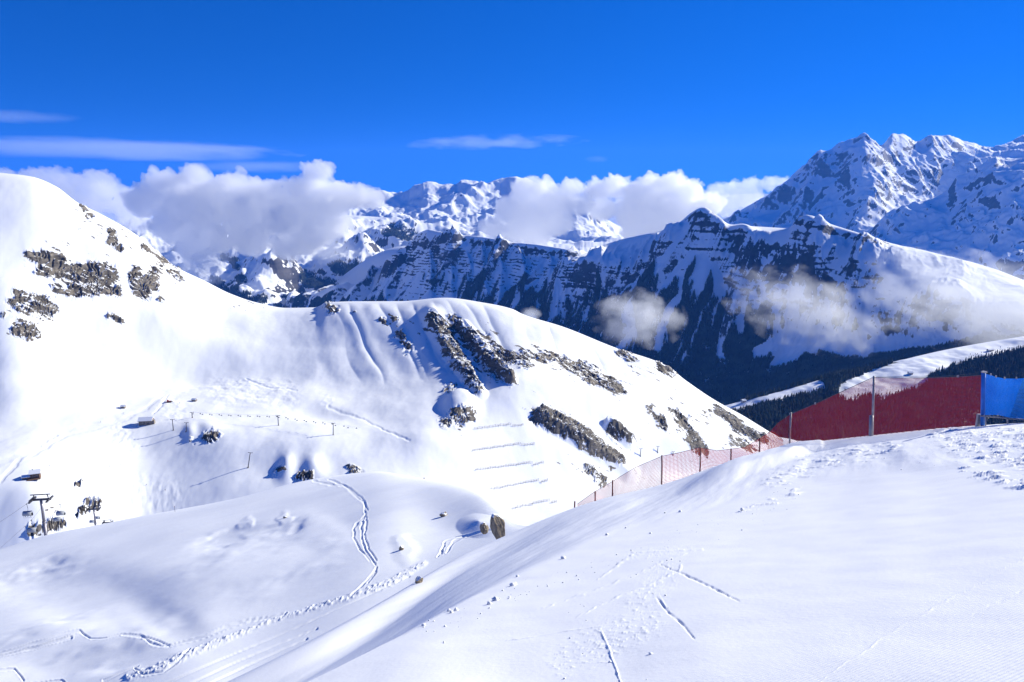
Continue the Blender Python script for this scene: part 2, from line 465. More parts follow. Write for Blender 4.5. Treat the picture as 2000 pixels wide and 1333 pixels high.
# ski and boot tracks ploughed into the soft snow
bt = 2.0 * fbm(bx / 6, by / 6, 2, 29)
T = [[(612, 940), (640, 945), (672, 950), (695, 968), (712, 985), (714, 1005), (705, 1030), (708, 1062), (718, 1088), (734, 1108)], [(640, 936), (668, 946), (690, 960), (706, 972), (718, 996)],
     [(712, 1006), (692, 1030), (690, 1050), (702, 1075), (722, 1100)], [(716, 1010), (712, 1050), (722, 1080), (735, 1100)], [(736, 1112), (716, 1138), (694, 1158), (680, 1170)], [(735, 1118), (720, 1140)],
     [(-40, 1290), (40, 1272), (110, 1252), (156, 1236), (178, 1250), (210, 1250), (240, 1240), (275, 1242), (296, 1256), (330, 1258), (400, 1240), (440, 1225), (480, 1212), (530, 1208), (560, 1200)],
     [(-40, 1296), (60, 1272), (140, 1248)], [(240, 1243), (290, 1246), (330, 1256)], [(560, 1200), (545, 1215), (520, 1225), (480, 1238)], [(262, 1305), (280, 1320), (320, 1312), (345, 1295), (372, 1268)], [(200, 1330), (240, 1312), (270, 1300)],
     [(-20, 1318), (30, 1312), (46, 1330)], [(60, 1335), (120, 1326), (130, 1340)], [(862, 1085), (868, 1062), (890, 1052), (925, 1047), (965, 1040)], [(872, 1082), (885, 1062), (905, 1050)], [(855, 1090), (868, 1070)]]
for ln in T:
    k = np.clip(strokes(bpx + bt, bpy_ + bt, [[(x, y, 2.6) for x, y in ln]]), 0, 1.5)
    B.co[..., 2] += -0.15 * sstep(0.5, 1.3, k) + 0.07 * sstep(0.0, 0.4, k) * sstep(0.7, 0.4, k)
# the groomed road with its ploughed berm
rd = inpoly(bpx, bpy_, [(240, 1400), (330, 1300), (520, 1235), (700, 1175), (820, 1120), (880, 1090), (900, 1120), (700, 1250), (430, 1400)])
berm = strokes(bpx + bw, bpy_ + 0.5 * bw, [[(250, 1322, 8), (340, 1288, 8), (470, 1238, 7), (560, 1205, 6), (680, 1172, 7), (760, 1140, 9), (825, 1105, 8)]])
B.co[..., 2] += 0.32 * sstep(0, 1.5, berm) * (0.6 + np.maximum(0, fbm(bx / 0.7, by / 1.0, 4, 30, 0.6)))
rut = strokes(bpx, bpy_, [[(300, 1345, 1.5), (430, 1290, 1.5), (600, 1220, 1.3), (800, 1130, 1)], [(340, 1350, 1.5), (450, 1300, 1.5), (620, 1230, 1.2)], [(380, 1350, 1.5), (480, 1303, 1.5), (600, 1250, 1.2)]])
B.co[..., 2] -= 0.16 * np.clip(rut, 0, 1)
B.attr['rock'] = np.zeros(bx.shape) - 1; B.attr['wood'] = np.zeros(bx.shape) - 1
m_mid = terrain_mat('hill_snow', 1.2, (0.1, 0.09, 0.08), (0.2, 0.18, 0.16), bump=0.2, crust=0.07)
hill = struct(B.build('hillside', m_mid))

# ------------------------------------------------------------------ the bowl, the rocky summit on the left and the ridge on the right
rows = [
    [(-350, 1250, 560), (0, 1200, 600), (300, 1150, 640), (700, 1080, 680), (1000, 1100, 760), (1300, 1060, 860), (1600, 1050, 1050), (1900, 1050, 1150)],
    [(-350, 960, 680), (0, 940, 710), (65, 934, 720), (300, 950, 780), (500, 935, 790), (700, 930, 800), (850, 940, 830), (1000, 955, 880), (1150, 940, 960), (1300, 930, 1080), (1500, 940, 1250), (1900, 960, 1400)],
    [(-350, 880, 780), (0, 850, 820), (150, 840, 860), (290, 828, 900), (450, 840, 880), (600, 845, 880), (750, 865, 880), (850, 850, 900), (1000, 860, 950), (1150, 850, 1030), (1300, 850, 1130), (1500, 890, 1280), (1900, 930, 1420)],
    [(-350, 740, 900), (0, 740, 910), (200, 755, 980), (400, 755, 1050), (600, 760, 1060), (750, 765, 1050), (870, 760, 1048), (1000, 740, 1060), (1150, 770, 1100), (1300, 790, 1190), (1500, 865, 1320), (1900, 910, 1450)],
    [(-350, 480, 1010), (0, 530, 1055), (150, 560, 1100), (300, 600, 1140), (450, 660, 1160), (600, 680, 1168), (750, 680, 1172), (870, 670, 1178), (1000, 670, 1188), (1150, 710, 1220), (1300, 750, 1250), (1500, 850, 1340), (1900, 900, 1480)],
    [(-350, 310, 1180), (-100, 330, 1205), (0, 338, 1220), (60, 345), (110, 365), (150, 395, 1255), (200, 420), (260, 455, 1275), (310, 495), (340, 520, 1285), (400, 550), (450, 575, 1290), (500, 592), (560, 603, 1295),
     (615, 602), (640, 592), (700, 590, 1300), (780, 590), (870, 583, 1308), (940, 592), (1000, 605, 1315), (1020, 615), (1100, 640, 1318), (1200, 680, 1322), (1300, 715, 1328), (1340, 745), (1400, 785, 1350), (1450, 812), (1500, 842, 1375), (1600, 890), (1900, 930, 1520)],
    [(-350, 370, 1350), (0, 395, 1390), (310, 560, 1430), (560, 660, 1450), (870, 640, 1460), (1200, 740, 1470), (1500, 900, 1480), (1900, 990, 1650)],
    [(-350, 600, 1700), (0, 640, 1700), (560, 900, 1700), (870, 880, 1650), (1200, 940, 1600), (1500, 1020, 1750), (1900, 1120, 1900)],
]
Cw = Loft(rows, -330, 1880, 1.6, [50, 70, 70, 110, 120, 14, 10])
cx, cy = Cw.co[..., 0], Cw.co[..., 1]
cpx, cpy = pix(Cw.co)
rock_lines = [
    [(40, 585, 22), (90, 600, 20)], [(35, 640, 14), (65, 650, 14)], [(10, 615, 6)],
    [(80, 525, 12), (140, 530, 18), (200, 540, 26)], [(110, 560, 10), (160, 570, 14), (230, 565, 10)],
    [(60, 500, 14), (120, 505, 10)], [(215, 455, 6), (232, 485, 7)], [(262, 530, 10), (280, 565, 18)], [(300, 530, 12), (292, 555, 14)],
    [(280, 480, 5), (320, 512, 8)], [(335, 530, 8), (350, 540, 8)], [(215, 615, 5), (235, 628, 4)], [(160, 405, 6), (175, 425, 7)], [(312, 588, 5)],
    [(850, 635, 16), (870, 650, 18), (885, 690, 16), (915, 730, 15), (930, 765, 14)],
    [(895, 640, 8), (925, 680, 14), (960, 715, 18), (1000, 745, 8)], [(880, 620, 8), (900, 640, 8)],
    [(880, 765, 12)], [(865, 830, 8), (895, 826, 12), (922, 818, 9)],
    [(935, 650, 6), (980, 690, 9), (1020, 700, 8)], [(1020, 690, 8), (1090, 700, 10), (1150, 730, 14), (1210, 760, 12)],
    [(990, 700, 6), (1030, 712, 6)],
    [(1045, 810, 12), (1085, 830, 22), (1130, 850, 18), (1160, 880, 14)], [(1170, 880, 9), (1195, 900, 15), (1215, 915, 10)],
    [(1195, 840, 12), (1225, 862, 12)], [(1270, 800, 8), (1295, 830, 10)], [(1320, 800, 8), (1350, 850, 14), (1375, 880, 10)],
    [(1210, 690, 8), (1240, 705, 6)], [(1285, 712, 6), (1315, 728, 6)], [(1400, 800, 8), (1440, 830, 12), (1470, 850, 10), (1500, 860, 8)],
    [(1430, 860, 8), (1470, 880, 6)], [(1150, 920, 8), (1180, 945, 8)], [(640, 600, 9), (655, 606, 8)], [(690, 612, 5)], [(780, 650, 8), (795, 680, 7)], [(770, 625, 6)],
    [(745, 628, 5)], [(410, 852, 10), (425, 850, 9)], [(372, 862, 6)], [(545, 920, 8)], [(585, 928, 10), (605, 932, 8)], [(690, 915, 8), (700, 920, 8)],
    [(150, 1000, 10), (180, 985, 14)], [(60, 1040, 10), (120, 1020, 9)], [(155, 945, 7)], [(790, 940, 3), (830, 942, 3)],
]
wxp = 9 * fbm(cx / 22, cy / 22, 5, 38, 0.6); wyp = 7 * fbm(cx / 22, cy / 22, 5, 39, 0.6)
rock_lines = [[(x, y, r * 1.15) for x, y, r in ln] for ln in rock_lines]
rk = strokes(cpx + wxp, cpy + wyp, rock_lines)
inner = sstep(5.0, 4.75, Cw.t)
Cw.co[..., 2] += (3.2 * fbm(cx / 170, cy / 170, 3, 31) + 0.8 * fbm(cx / 40, cy / 60, 4, 35, 0.42)) * inner
# flutes running down the headwall and the ridge flank
wallm = sstep(3.0, 3.8, Cw.t) * inner * sstep(560, 700, cpx)
Cw.co[..., 2] -= 2.4 * wallm * (1 - np.abs(pn(cpx / 40 - cpy / 80 + 0.18 * fbm(cx / 90, cy / 90, 2, 42), cpy / 500, 41))) ** 2
def mound(px, py, rx, ry, h, rot=0.0, p=2.0):
    c, q = math.cos(rot), math.sin(rot)
    u = ((cpx - px) * c + (cpy - py) * q) / rx; v = (-(cpx - px) * q + (cpy - py) * c) / ry
    Cw.co[..., 2] += h * np.exp(-(u * u + v * v) ** (p / 2))
mound(900, 795, 34, 30, 15, 0, 3.0)            # the knoll with the crag
mound(620, 805, 55, 14, -7, 0.08)              # hollow in the basin
mound(560, 912, 16, 26, 6, 0.2); mound(612, 912, 22, 24, 6, 0.2)
mound(410, 838, 24, 14, 4); mound(372, 845, 12, 14, 3)
rib = strokes(cpx, cpy, [[(845, 620, 20), (880, 680, 17), (912, 725, 15), (938, 770, 12)]])
Cw.co[..., 2] += 8 * np.clip(rib, 0, 1) ** 1.5
rib = strokes(cpx, cpy, [[(905, 640, 12), (945, 690, 14), (1000, 742, 8)], [(1060, 815, 14), (1150, 865, 18), (1230, 925, 16)], [(1190, 830, 10), (1230, 865, 10)]])
Cw.co[..., 2] += 11 * np.clip(rib, 0, 1) ** 1.5
# crags: bedding ledges that hold snow, with bare risers between them
crag = sstep(0.2, 0.9, rk)
z = Cw.co[..., 2]
hb = 11.0 + 5 * fbm(cx / 80, cy / 80, 3, 47)
sb = z + 0.18 * cx + 7 * fbm(cx / 30, cy / 30, 5, 45, 0.6)
hb = np.maximum(hb, 5.0)
q = sb / hb; fl = np.floor(q); fr = q - fl
Cw.co[..., 2] += crag * ((fl + sstep(0.55, 0.95, fr)) * hb - sb + 3.0) * 0.5
Cw.co[..., 2] += crag * 2.6 * (ridged(cx / 20, cy / 20, 4, 46) - 0.8)
n = Cw.nrm()
speck = fbm(cx / 9, cy / 9, 4, 51)
streak = fbm((cpy - 0.55 * cpx) / 5, (cpx + 0.55 * cpy) / 45, 4, 52, 0.6)
zone = strokes(cpx + 2 * wxp, cpy + 2 * wyp, [[(60, 500, 50), (150, 500, 60), (230, 480, 50), (320, 545, 36)], [(150, 420, 30), (250, 470, 40)], [(940, 645, 16), (1000, 690, 24), (1100, 708, 26), (1180, 742, 32), (1235, 790, 24)], [(1230, 700, 14), (1330, 790, 30), (1420, 850, 34), (1480, 868, 20)], [(1060, 830, 32), (1160, 885, 44), (1230, 930, 40)],
     [(1190, 850, 24), (1240, 885, 22)], [(1285, 825, 30), (1370, 885, 30)], [(1090, 900, 18), (1180, 950, 30)], [(1020, 740, 12), (1090, 800, 10)], [(760, 625, 18), (850, 650, 26)], [(120, 1000, 50)], [(50, 620, 40)], [(250, 420, 40)], [(450, 590, 20), (520, 600, 16)]])
pst = strokes(cpx + 0.3 * wxp, cpy + 0.3 * wyp, [[(-20, 912, 6), (60, 880, 6), (110, 845, 5), (160, 832, 5), (235, 822, 4), (285, 800, 4), (322, 770, 4)], [(330, 770, 2), (318, 790, 2), (300, 808, 2)], [(0, 940, 5), (40, 895, 5), (110, 850, 4)], [(300, 770, 4), (420, 760, 4), (480, 745, 3)],
     [(480, 742, 2), (520, 757, 2), (580, 765, 1.5)], [(640, 790, 2), (700, 815, 2), (760, 850, 2), (800, 862, 2)], [(230, 823, 4), (130, 850, 4), (60, 890, 5)]])
Cw.co[..., 2] -= 0.9 * sstep(0, 1.5, pst)
mog = strokes(cpx, cpy, [[(230, 845, 25), (240, 875, 35)], [(150, 950, 30), (330, 975, 40)]])
Cw.co[..., 2] += 0.5 * sstep(0, 1.5, mog) * fbm(cx / 6, cy / 9, 3, 54)
bt2 = strokes(cpx + wxp, cpy + wyp, [[(430, 765, 30), (560, 770, 25)], [(640, 780, 14)], [(340, 800, 30)]])
Cw.co[..., 2] += 0.9 * sstep(0, 1.5, bt2) * fbm(cx / 14, cy / 14, 4, 55)
rk2 = strokes(cpx + 2.2 * wxp, cpy + 2.2 * wyp, [[(x, y, r * 2.3) for x, y, r in ln] for ln in rock_lines])
zone = np.maximum(zone, 0.9 * rk2)
rock = crag * (0.40 + 0.45 * sstep(0.8, 0.55, n[..., 2])) + 0.42 * np.clip(zone, 0, 1) * (0.7 * sstep(0.0, 0.9, speck) + 1.3 * sstep(0.0, 0.6, streak))
Cw.attr['rock'] = rock - 0.12
Cw.attr['wood'] = np.zeros(cx.shape) - 1
m_bowl = terrain_mat('bowl_snow_rock', 7.0, (0.05, 0.044, 0.039), (0.23, 0.20, 0.165), bump=0.8, strata=0.68, tilt=(0.12, 0.28, 0))
bowl = struct(Cw.build('mountain_bowl', m_bowl))

# ------------------------------------------------------------------ the long shaded range across the valley
rows = [
    [(500, 720, 5600), (1000, 800, 4600), (1400, 860, 3900), (1700, 830, 3700), (2300, 800, 3400)],
    [(500, 660, 6300), (700, 650, 6200), (1000, 730, 5300), (1300, 770, 4600), (1430, 790, 4300), (1600, 760, 4200), (1800, 720, 4100), (2000, 700, 4000), (2300, 690, 3800)],
    [(500, 640, 6800), (700, 620, 6700), (1000, 680, 5850), (1300, 710, 5200), (1450, 715, 4950), (1600, 695, 4780), (1800, 670, 4600), (2000, 650, 4380), (2300, 640, 4150)],
    [(500, 615, 6900), (700, 580, 6950), (850, 570, 6750), (1000, 580, 6430), (1200, 590, 5930), (1375, 570, 5600), (1500, 570, 5340), (1700, 570, 5020), (1800, 575, 4850), (2000, 600, 4500), (2300, 610, 4200)],
    [(500, 600, 7300), (700, 560, 7200), (800, 505, 7150), (850, 495, 7000), (1000, 508, 6750), (1200, 520, 6100), (1375, 470, 5850), (1500, 500, 5550), (1580, 480, 5400), (1700, 500, 5250), (1800, 520, 5150), (2000, 565, 4900), (2300, 600, 4500)],
    [(500, 650, 7400), (690, 600, 7500), (730, 560), (745, 537), (790, 495, 7400), (815, 458), (840, 448, 7250), (870, 455), (930, 462, 7100), (1000, 473, 7000), (1060, 480), (1120, 490, 6700), (1150, 493), (1190, 475), (1240, 462, 6400), (1290, 452), (1330, 432), (1350, 415), (1375, 404, 6050), (1395, 415),
     (1430, 440), (1450, 438, 5900), (1490, 452), (1540, 447, 5700), (1560, 428), (1580, 422, 5650), (1620, 438), (1680, 455, 5500), (1740, 475), (1800, 490, 5500), (1900, 512, 5400), (1960, 532), (2000, 547, 5300), (2300, 640, 5000)],
    [(500, 680, 8000), (800, 480, 8000), (1120, 520, 7300), (1375, 440, 6600), (1580, 450, 6200), (1800, 520, 6000), (2000, 575, 5800), (2300, 670, 5500)],
    [(500, 760, 9500), (800, 640, 9500), (1375, 600, 8500), (2300, 760, 7500)],
]
rows = [[(r[0], r[1]) + ((r[2] * float(np.interp(r[0], [500, 1375, 2000, 2300], [1.14, 1.0, 0.85, 0.78])),) if len(r) > 2 else ()) for r in q] for q in rows]
D = Loft(rows, 560, 2280, 1.6, [8, 50, 90, 90, 60, 12, 8])
dx, dy = D.co[..., 0], D.co[..., 1]
dpx, dpy = pix(D.co)
# spurs and gullies: ridge noise stretched down the fall line (which runs to the left and towards us)
fa = math.radians(240)
fs = dx * math.cos(fa) + dy * math.sin(fa)          # along the fall line
fc = -dx * math.sin(fa) + dy * math.cos(fa)         # across it
wx = 60 * fbm(dx / 500, dy / 500, 3, 61)
env = sstep(1.3, 3.0, D.t) * sstep(5.02, 4.6, D.t)
dome = strokes(dpx, dpy, [[(1780, 510, 40), (2000, 560, 45), (2200, 620, 60)]])
envd = env * (1 - 0.8 * np.clip(dome, 0, 1))
D.co[..., 2] += envd * ((105 + 75 * sstep(1250, 1000, dpx)) * (ridged((fc + wx) / 420, fs / 1900, 3, 65) - 0.9) + 24 * (ridged((fc + wx) / 110, fs / 420, 4, 67) - 0.8))
D.co[..., 2] += (25 * fbm(dx / 350, dy / 350, 5, 69) * sstep(5.6, 4.9, D.t) * (0.35 + 0.65 * envd))
for k_, (x0_, y0_) in enumerate([(838, 452), (872, 458), (905, 462), (940, 466), (972, 472), (1012, 476), (1075, 484), (1125, 492)]):
    dd_ = float(np.interp(x0_, [815, 1000, 1125], [7950, 7300, 6950])); 
    ridge(D.co, [(x0_, y0_ + 4, dd_), (x0_ + 4 + 5 * (k_ % 3), y0_ + 55, dd_ - 330), (x0_ + 2 + 9 * (k_ % 2), y0_ + 110, dd_ - 640)], 1.15, 12, 12, 62 + k_)
ridge(D.co, [(1375, 405, 6050), (1386, 428, 5990), (1392, 452, 5900), (1388, 480, 5800)], 1.1, 12, 10, 70)
ridge(D.co, [(1600, 462, 5500), (1625, 490, 5330), (1600, 520, 5200)], 0.9, 20, 10, 70)
n = D.nrm()
dpx, dpy = pix(D.co)
up = sstep(3.2, 4.3, D.t)
rock = sstep(0.68, 0.48, n[..., 2]) * 0.6 + 0.16 * fbm(dx / 120, dy / 120, 4, 71) * env
rock += (0.42 + 0.5 * fbm(dx / 60, dy / 60, 4, 72)) * strokes(dpx, dpy, [[(1440, 480, 16), (1480, 510, 30), (1560, 530, 26)], [(1600, 560, 24), (1640, 570, 14)], [(1560, 430, 8), (1640, 455, 8), (1740, 480, 6)], [(1350, 412, 8), (1395, 418, 6)],
                                 [(860, 465, 8), (1000, 476, 7), (1120, 500, 8)], [(760, 520, 16), (790, 505, 14)]])
zl = D.co[..., 2] + 12 * fbm(dx / 300, dy / 300, 3, 78)
shelf = strokes(dpx, dpy, [[(800, 500, 40), (960, 515, 34), (1120, 530, 26)], [(1000, 550, 20), (820, 560, 25)]])
rock += 0.38 * sstep(0.15, 0.7, fbm(zl / 26, fc / 420, 4, 80)) * env * sstep(2.3, 3.0, D.t)
rock += 0.75 * np.clip(shelf, 0, 1) * sstep(0.2, 0.8, np.sin(zl / 4.2)) * sstep(-0.3, 0.3, fbm(dx / 90, dy / 90, 3, 79))
rock *= 1 - 0.9 * np.clip(dome, 0, 1)
wood = sstep(3.2, 2.75, D.t + 0.75 * sstep(1380, 1560, dpx) + 0.75 * fbm((fc + wx) / 190, fs / 900, 4, 73)) * 1.0
wood -= 0.9 * strokes(dpx, dpy, [[(1560, 660, 22), (1660, 680, 24), (1800, 660, 30), (1900, 640, 26)], [(1480, 690, 14), (1600, 640, 16)], [(780, 560, 30), (850, 580, 20)]])
wood -= 1.0 * sstep(0.06, 0.5, fbm((fc + 1.6 * wx) / 85, fs / 620, 5, 77, 0.6)) * sstep(1.7, 2.3, D.t)
wood = np.maximum(wood, sstep(1.9, 1.4, D.t))
wood = np.minimum(wood, 0.74 + 0.25 * fbm(dx / 110, dy / 110, 4, 74))
D.attr['rock'] = np.clip(rock, 0, 1.2) - 0.1
D.attr['wood'] = np.clip(wood, 0, 1.2) - 0.05
m_range = terrain_mat('range_snow_rock', 60.0, (0.03, 0.03, 0.032), (0.085, 0.08, 0.08), bump=0.7, strata=0.35)
rng = struct(D.build('mountain_range', m_range))

# ------------------------------------------------------------------ the sunny pasture shoulder with its woods
rows = [
    [(1050, 1000, 2200), (1400, 960, 2200), (1700, 930, 2300), (2000, 900, 2400), (2300, 880, 2500)],
    [(1050, 900, 2500), (1400, 850, 2600), (1600, 805, 2750), (1800, 770, 2850), (2000, 735, 3000), (2300, 700, 3150)],
    [(1050, 860, 2900), (1300, 826, 2950), (1420, 793, 3000), (1500, 775, 3000), (1600, 745, 3080), (1700, 722, 3180), (1830, 690, 3300), (1900, 676, 3400), (2000, 660, 3500), (2300, 610, 3700)],
    [(1050, 900, 3200), (1420, 815, 3200), (1700, 740, 3400), (2000, 680, 3750), (2300, 640, 3900)],
    [(1050, 1000, 3700), (1420, 930, 3700), (1700, 860, 3900), (2000, 800, 4200), (2300, 760, 4400)],
]
rows = [[(r[0], r[1], r[2] * 0.8) for r in q] for q in rows]
Ew = Loft(rows, 1080, 2270, 2.0, [40, 70, 12, 10])
ex, ey = Ew.co[..., 0], Ew.co[..., 1]
epx, epy = pix(Ew.co)
Ew.co[..., 2] += 12 * fbm(ex / 200, ey / 200, 4, 81) * sstep(2.3, 1.8, Ew.t)
epx, epy = pix(Ew.co)
past = strokes(epx, epy, [[(1420, 800, 8), (1500, 782, 8), (1600, 755, 9)], [(1655, 765, 16), (1720, 745, 22), (1800, 715, 20), (1880, 690, 16), (2000, 668, 12)], [(1720, 765, 16), (1800, 745, 10)]])
Ew.attr['rock'] = np.zeros(ex.shape) - 1
Ew.attr['wood'] = np.clip(0.8 - 1.0 * past, 0, 1) + 0.16 * fbm(ex / 60, ey / 60, 3, 83)
m_past = terrain_mat('pasture_snow', 30.0, (0.05, 0.045, 0.045), (0.13, 0.115, 0.105), bump=0.3)
past_ob = struct(Ew.build('valley_shoulder', m_past))

# ------------------------------------------------------------------ far mountains behind the valley on the left
rows = [
    [(100, 720, 6500), (500, 670, 6800), (1000, 650, 7200)],
    [(100, 630, 7500), (500, 608, 7700), (750, 600, 8000), (1000, 590, 8500)],
    [(100, 560, 8400), (430, 560, 8500), (540, 560, 8600), (650, 550, 8900), (750, 540, 9200), (1000, 520, 9500)],
    [(100, 500, 9500), (430, 500, 9700), (650, 490, 10200), (750, 480, 10500), (1000, 470, 11000)],
    [(100, 460, 11000), (240, 440, 11000), (270, 425, 11000), (300, 430, 11000), (340, 445), (430, 440, 11200), (540, 430, 11500), (650, 420, 11800), (750, 425, 12000), (850, 440, 12500), (1000, 452, 12500)],
    [(100, 500, 12500), (500, 470, 12500), (1000, 500, 14000)],
    [(100, 640, 15000), (1000, 640, 16000)],
]
Fw = Loft(rows, 130, 980, 1.8, [10, 55, 50, 40, 10, 6])
fx, fy = Fw.co[..., 0], Fw.co[..., 1]
fpx, fpy = pix(Fw.co)
env = sstep(0.4, 1.2, Fw.t) * sstep(4.0, 3.6, Fw.t)
Fw.co[..., 2] += env * (160 * (ridged(fx / 1300, fy / 1300, 6, 91) - 0.9) + 60 * fbm(fx / 400, fy / 400, 5, 93))
def peak(co, px, py, d, h, r, p=1.4, ex=1.0):
    c = P(px, py, d)
    q = np.hypot((co[..., 0] - c[0]) / ex, co[..., 1] - c[1]) / r
    co[..., 2] += h * np.clip(1 - q, 0, 1) ** p
peak(Fw.co, 540, 545, 8700, 520, 620, 1.1, 0.5)
peak(Fw.co, 700, 520, 9600, 260, 900, 1.2, 0.6)
peak(Fw.co, 470, 585, 8000, 160, 500, 1.2)
n = Fw.nrm(); fpx, fpy = pix(Fw.co)
Fw.attr['rock'] = sstep(0.74, 0.52, n[..., 2]) * 0.9 + 0.25 * fbm(fx / 150, fy / 150, 4, 95) - 0.1
wood = strokes(fpx + 8 * fbm(fx / 200, fy / 200, 3, 98), fpy + 6 * fbm(fx / 200, fy / 200, 3, 99), [[(420, 560, 18), (450, 585, 26), (500, 602, 22)], [(470, 545, 10)], [(590, 545, 14), (640, 565, 18), (680, 575, 24), (720, 585, 40), (745, 565, 26)], [(540, 606, 10), (620, 608, 14), (700, 608, 18)],
     [(655, 525, 12), (700, 535, 22), (735, 530, 20)], [(760, 455, 14), (800, 460, 12)], [(440, 500, 8), (460, 520, 8)]])
Fw.attr['wood'] = wood * 0.8 + 0.35 * fbm(fx / 130, fy / 130, 4, 97) - 0.1
m_far = terrain_mat('far_snow_rock', 90.0, (0.035, 0.033, 0.033), (0.11, 0.10, 0.095), bump=0.4, strata=0.4)
far1 = struct(Fw.build('far_valley_mountains', m_far))

rows = [
    [(560, 520, 10500), (950, 510, 10500), (1380, 520, 10000)],
    [(560, 470, 12000), (780, 450, 12000), (950, 455, 12000), (1100, 470, 12000), (1380, 505, 11500)],
    [(560, 420, 13500), (800, 415, 13500), (950, 420, 13500), (1100, 430, 13500), (1250, 480, 13000), (1380, 500, 13000)],
    [(560, 400, 15000), (700, 380, 15000), (740, 374), (790, 378), (810, 365), (845, 356), (860, 360), (890, 361), (900, 355), (925, 353), (950, 362), (970, 353), (985, 350), (1010, 346, 15000), (1040, 355), (1100, 385), (1140, 395), (1160, 420), (1180, 430), (1220, 455), (1260, 475, 14500), (1380, 500, 14500)],
    [(560, 420, 16500), (1000, 380, 16500), (1380, 520, 16000)],
    [(560, 560, 19000), (1380, 600, 19000)],
]
G = Loft(rows, 580, 1360, 1.5, [10, 45, 60, 10, 6])
gx, gy = G.co[..., 0], G.co[..., 1]
env = sstep(0.5, 1.5, G.t) * sstep(3.02, 2.7, G.t)
G.co[..., 2] += env * (150 * (ridged(gx / 1300, gy / 1700, 6, 101) - 0.9)) + 40 * fbm(gx / 300, gy / 300, 5, 103) * sstep(4, 3, G.t)
n = G.nrm()
G.attr['rock'] = sstep(0.66, 0.45, n[..., 2]) * 0.8 + 0.25 * fbm(gx / 150, gy / 150, 4, 105) - 0.1
G.attr['wood'] = np.zeros(gx.shape) - 1
far2 = struct(G.build('far_mountain_chain', m_far))

# ------------------------------------------------------------------ the high massif on the right
rows = [
    [(1250, 600, 10000), (1650, 600, 9500), (2000, 620, 9000), (2350, 620, 9000)],
    [(1250, 510, 11500), (1450, 500, 11500), (1600, 510, 11300), (1750, 480, 11300), (2000, 470, 11000), (2350, 470, 11000)],
    [(1250, 490, 12600), (1450, 455, 12600), (1600, 430, 12900), (1700, 395, 12500), (1800, 398, 13250), (2000, 380, 13500), (2350, 380, 13500)],
    [(1250, 480, 13300), (1450, 425, 13500), (1550, 375, 13900), (1620, 330, 13900), (1690, 320, 13300), (1760, 330, 13800), (1850, 322, 14200), (2000, 312, 14500), (2350, 300, 14500)],
    [(1250, 480, 14000), (1380, 450, 14000), (1430, 425), (1470, 400), (1530, 372), (1550, 350, 14200), (1580, 335), (1590, 310), (1597, 297), (1620, 292), (1640, 280), (1665, 275), (1688, 262, 14200), (1700, 275), (1720, 285), (1745, 262), (1760, 262, 14600), (1790, 278), (1815, 265), (1850, 268, 15200), (1900, 285, 16000), (1934, 291, 16800), (1965, 283, 17200), (2000, 265, 17600), (2100, 235, 18000), (2350, 230, 18000)],
    [(1250, 520, 15000), (1700, 310, 15500), (1850, 300, 16500), (2000, 300, 19000), (2350, 300, 19500)],
    [(1250, 640, 19000), (2000, 640, 22000), (2350, 640, 22500)],
]
Hh = Loft(rows, 1270, 2320, 1.6, [8, 50, 60, 55, 10, 6])
for ln, k in [([(1688, 263, 14200), (1640, 281, 14150), (1620, 293, 14100), (1597, 298, 14100), (1588, 318, 14050), (1550, 352, 13900), (1470, 402, 13600), (1400, 440, 13200)], 1.1),
              ([(1688, 263, 14200), (1682, 320, 13750), (1674, 372, 13250), (1712, 420, 12700), (1740, 470, 12000)], 0.72),
              ([(1674, 372, 13250), (1600, 440, 12600), (1560, 500, 11800)], 1.0), ([(1600, 310, 14000), (1560, 400, 13200), (1480, 470, 12300)], 1.1),
              ([(1760, 264, 14600), (1775, 310, 14100)], 1.0),
              ([(1815, 266, 15000), (1880, 300, 14500), (1960, 330, 14000)], 0.7)]:
    ridge(Hh.co, ln, k, 22, 40, 118)
hx, hy = Hh.co[..., 0], Hh.co[..., 1]
env = sstep(0.3, 1.3, Hh.t) * sstep(4.02, 3.7, Hh.t)
Hh.co[..., 2] += env * (95 * (ridged(hx / 900 + 0.3 * fbm(hx / 700, hy / 700, 3, 117), hy / 1000, 7, 111, 0.52) - 1.0)) + (22 * (ridged(hx / 420, hy / 420, 6, 113, 0.55) - 0.9)) * sstep(5, 4, Hh.t)
n = Hh.nrm()
Hh.attr['rock'] = sstep(0.76, 0.48, n[..., 2]) * 0.80 + 0.14 * fbm(hx / 180, hy / 180, 4, 115) - 0.1
Hh.attr['wood'] = np.zeros(hx.shape) - 1
m_high = terrain_mat('high_snow_rock', 110.0, (0.06, 0.055, 0.055), (0.15, 0.135, 0.13), bump=0.35, strata=0.3)
high1 = struct(Hh.build('high_massif', m_high))

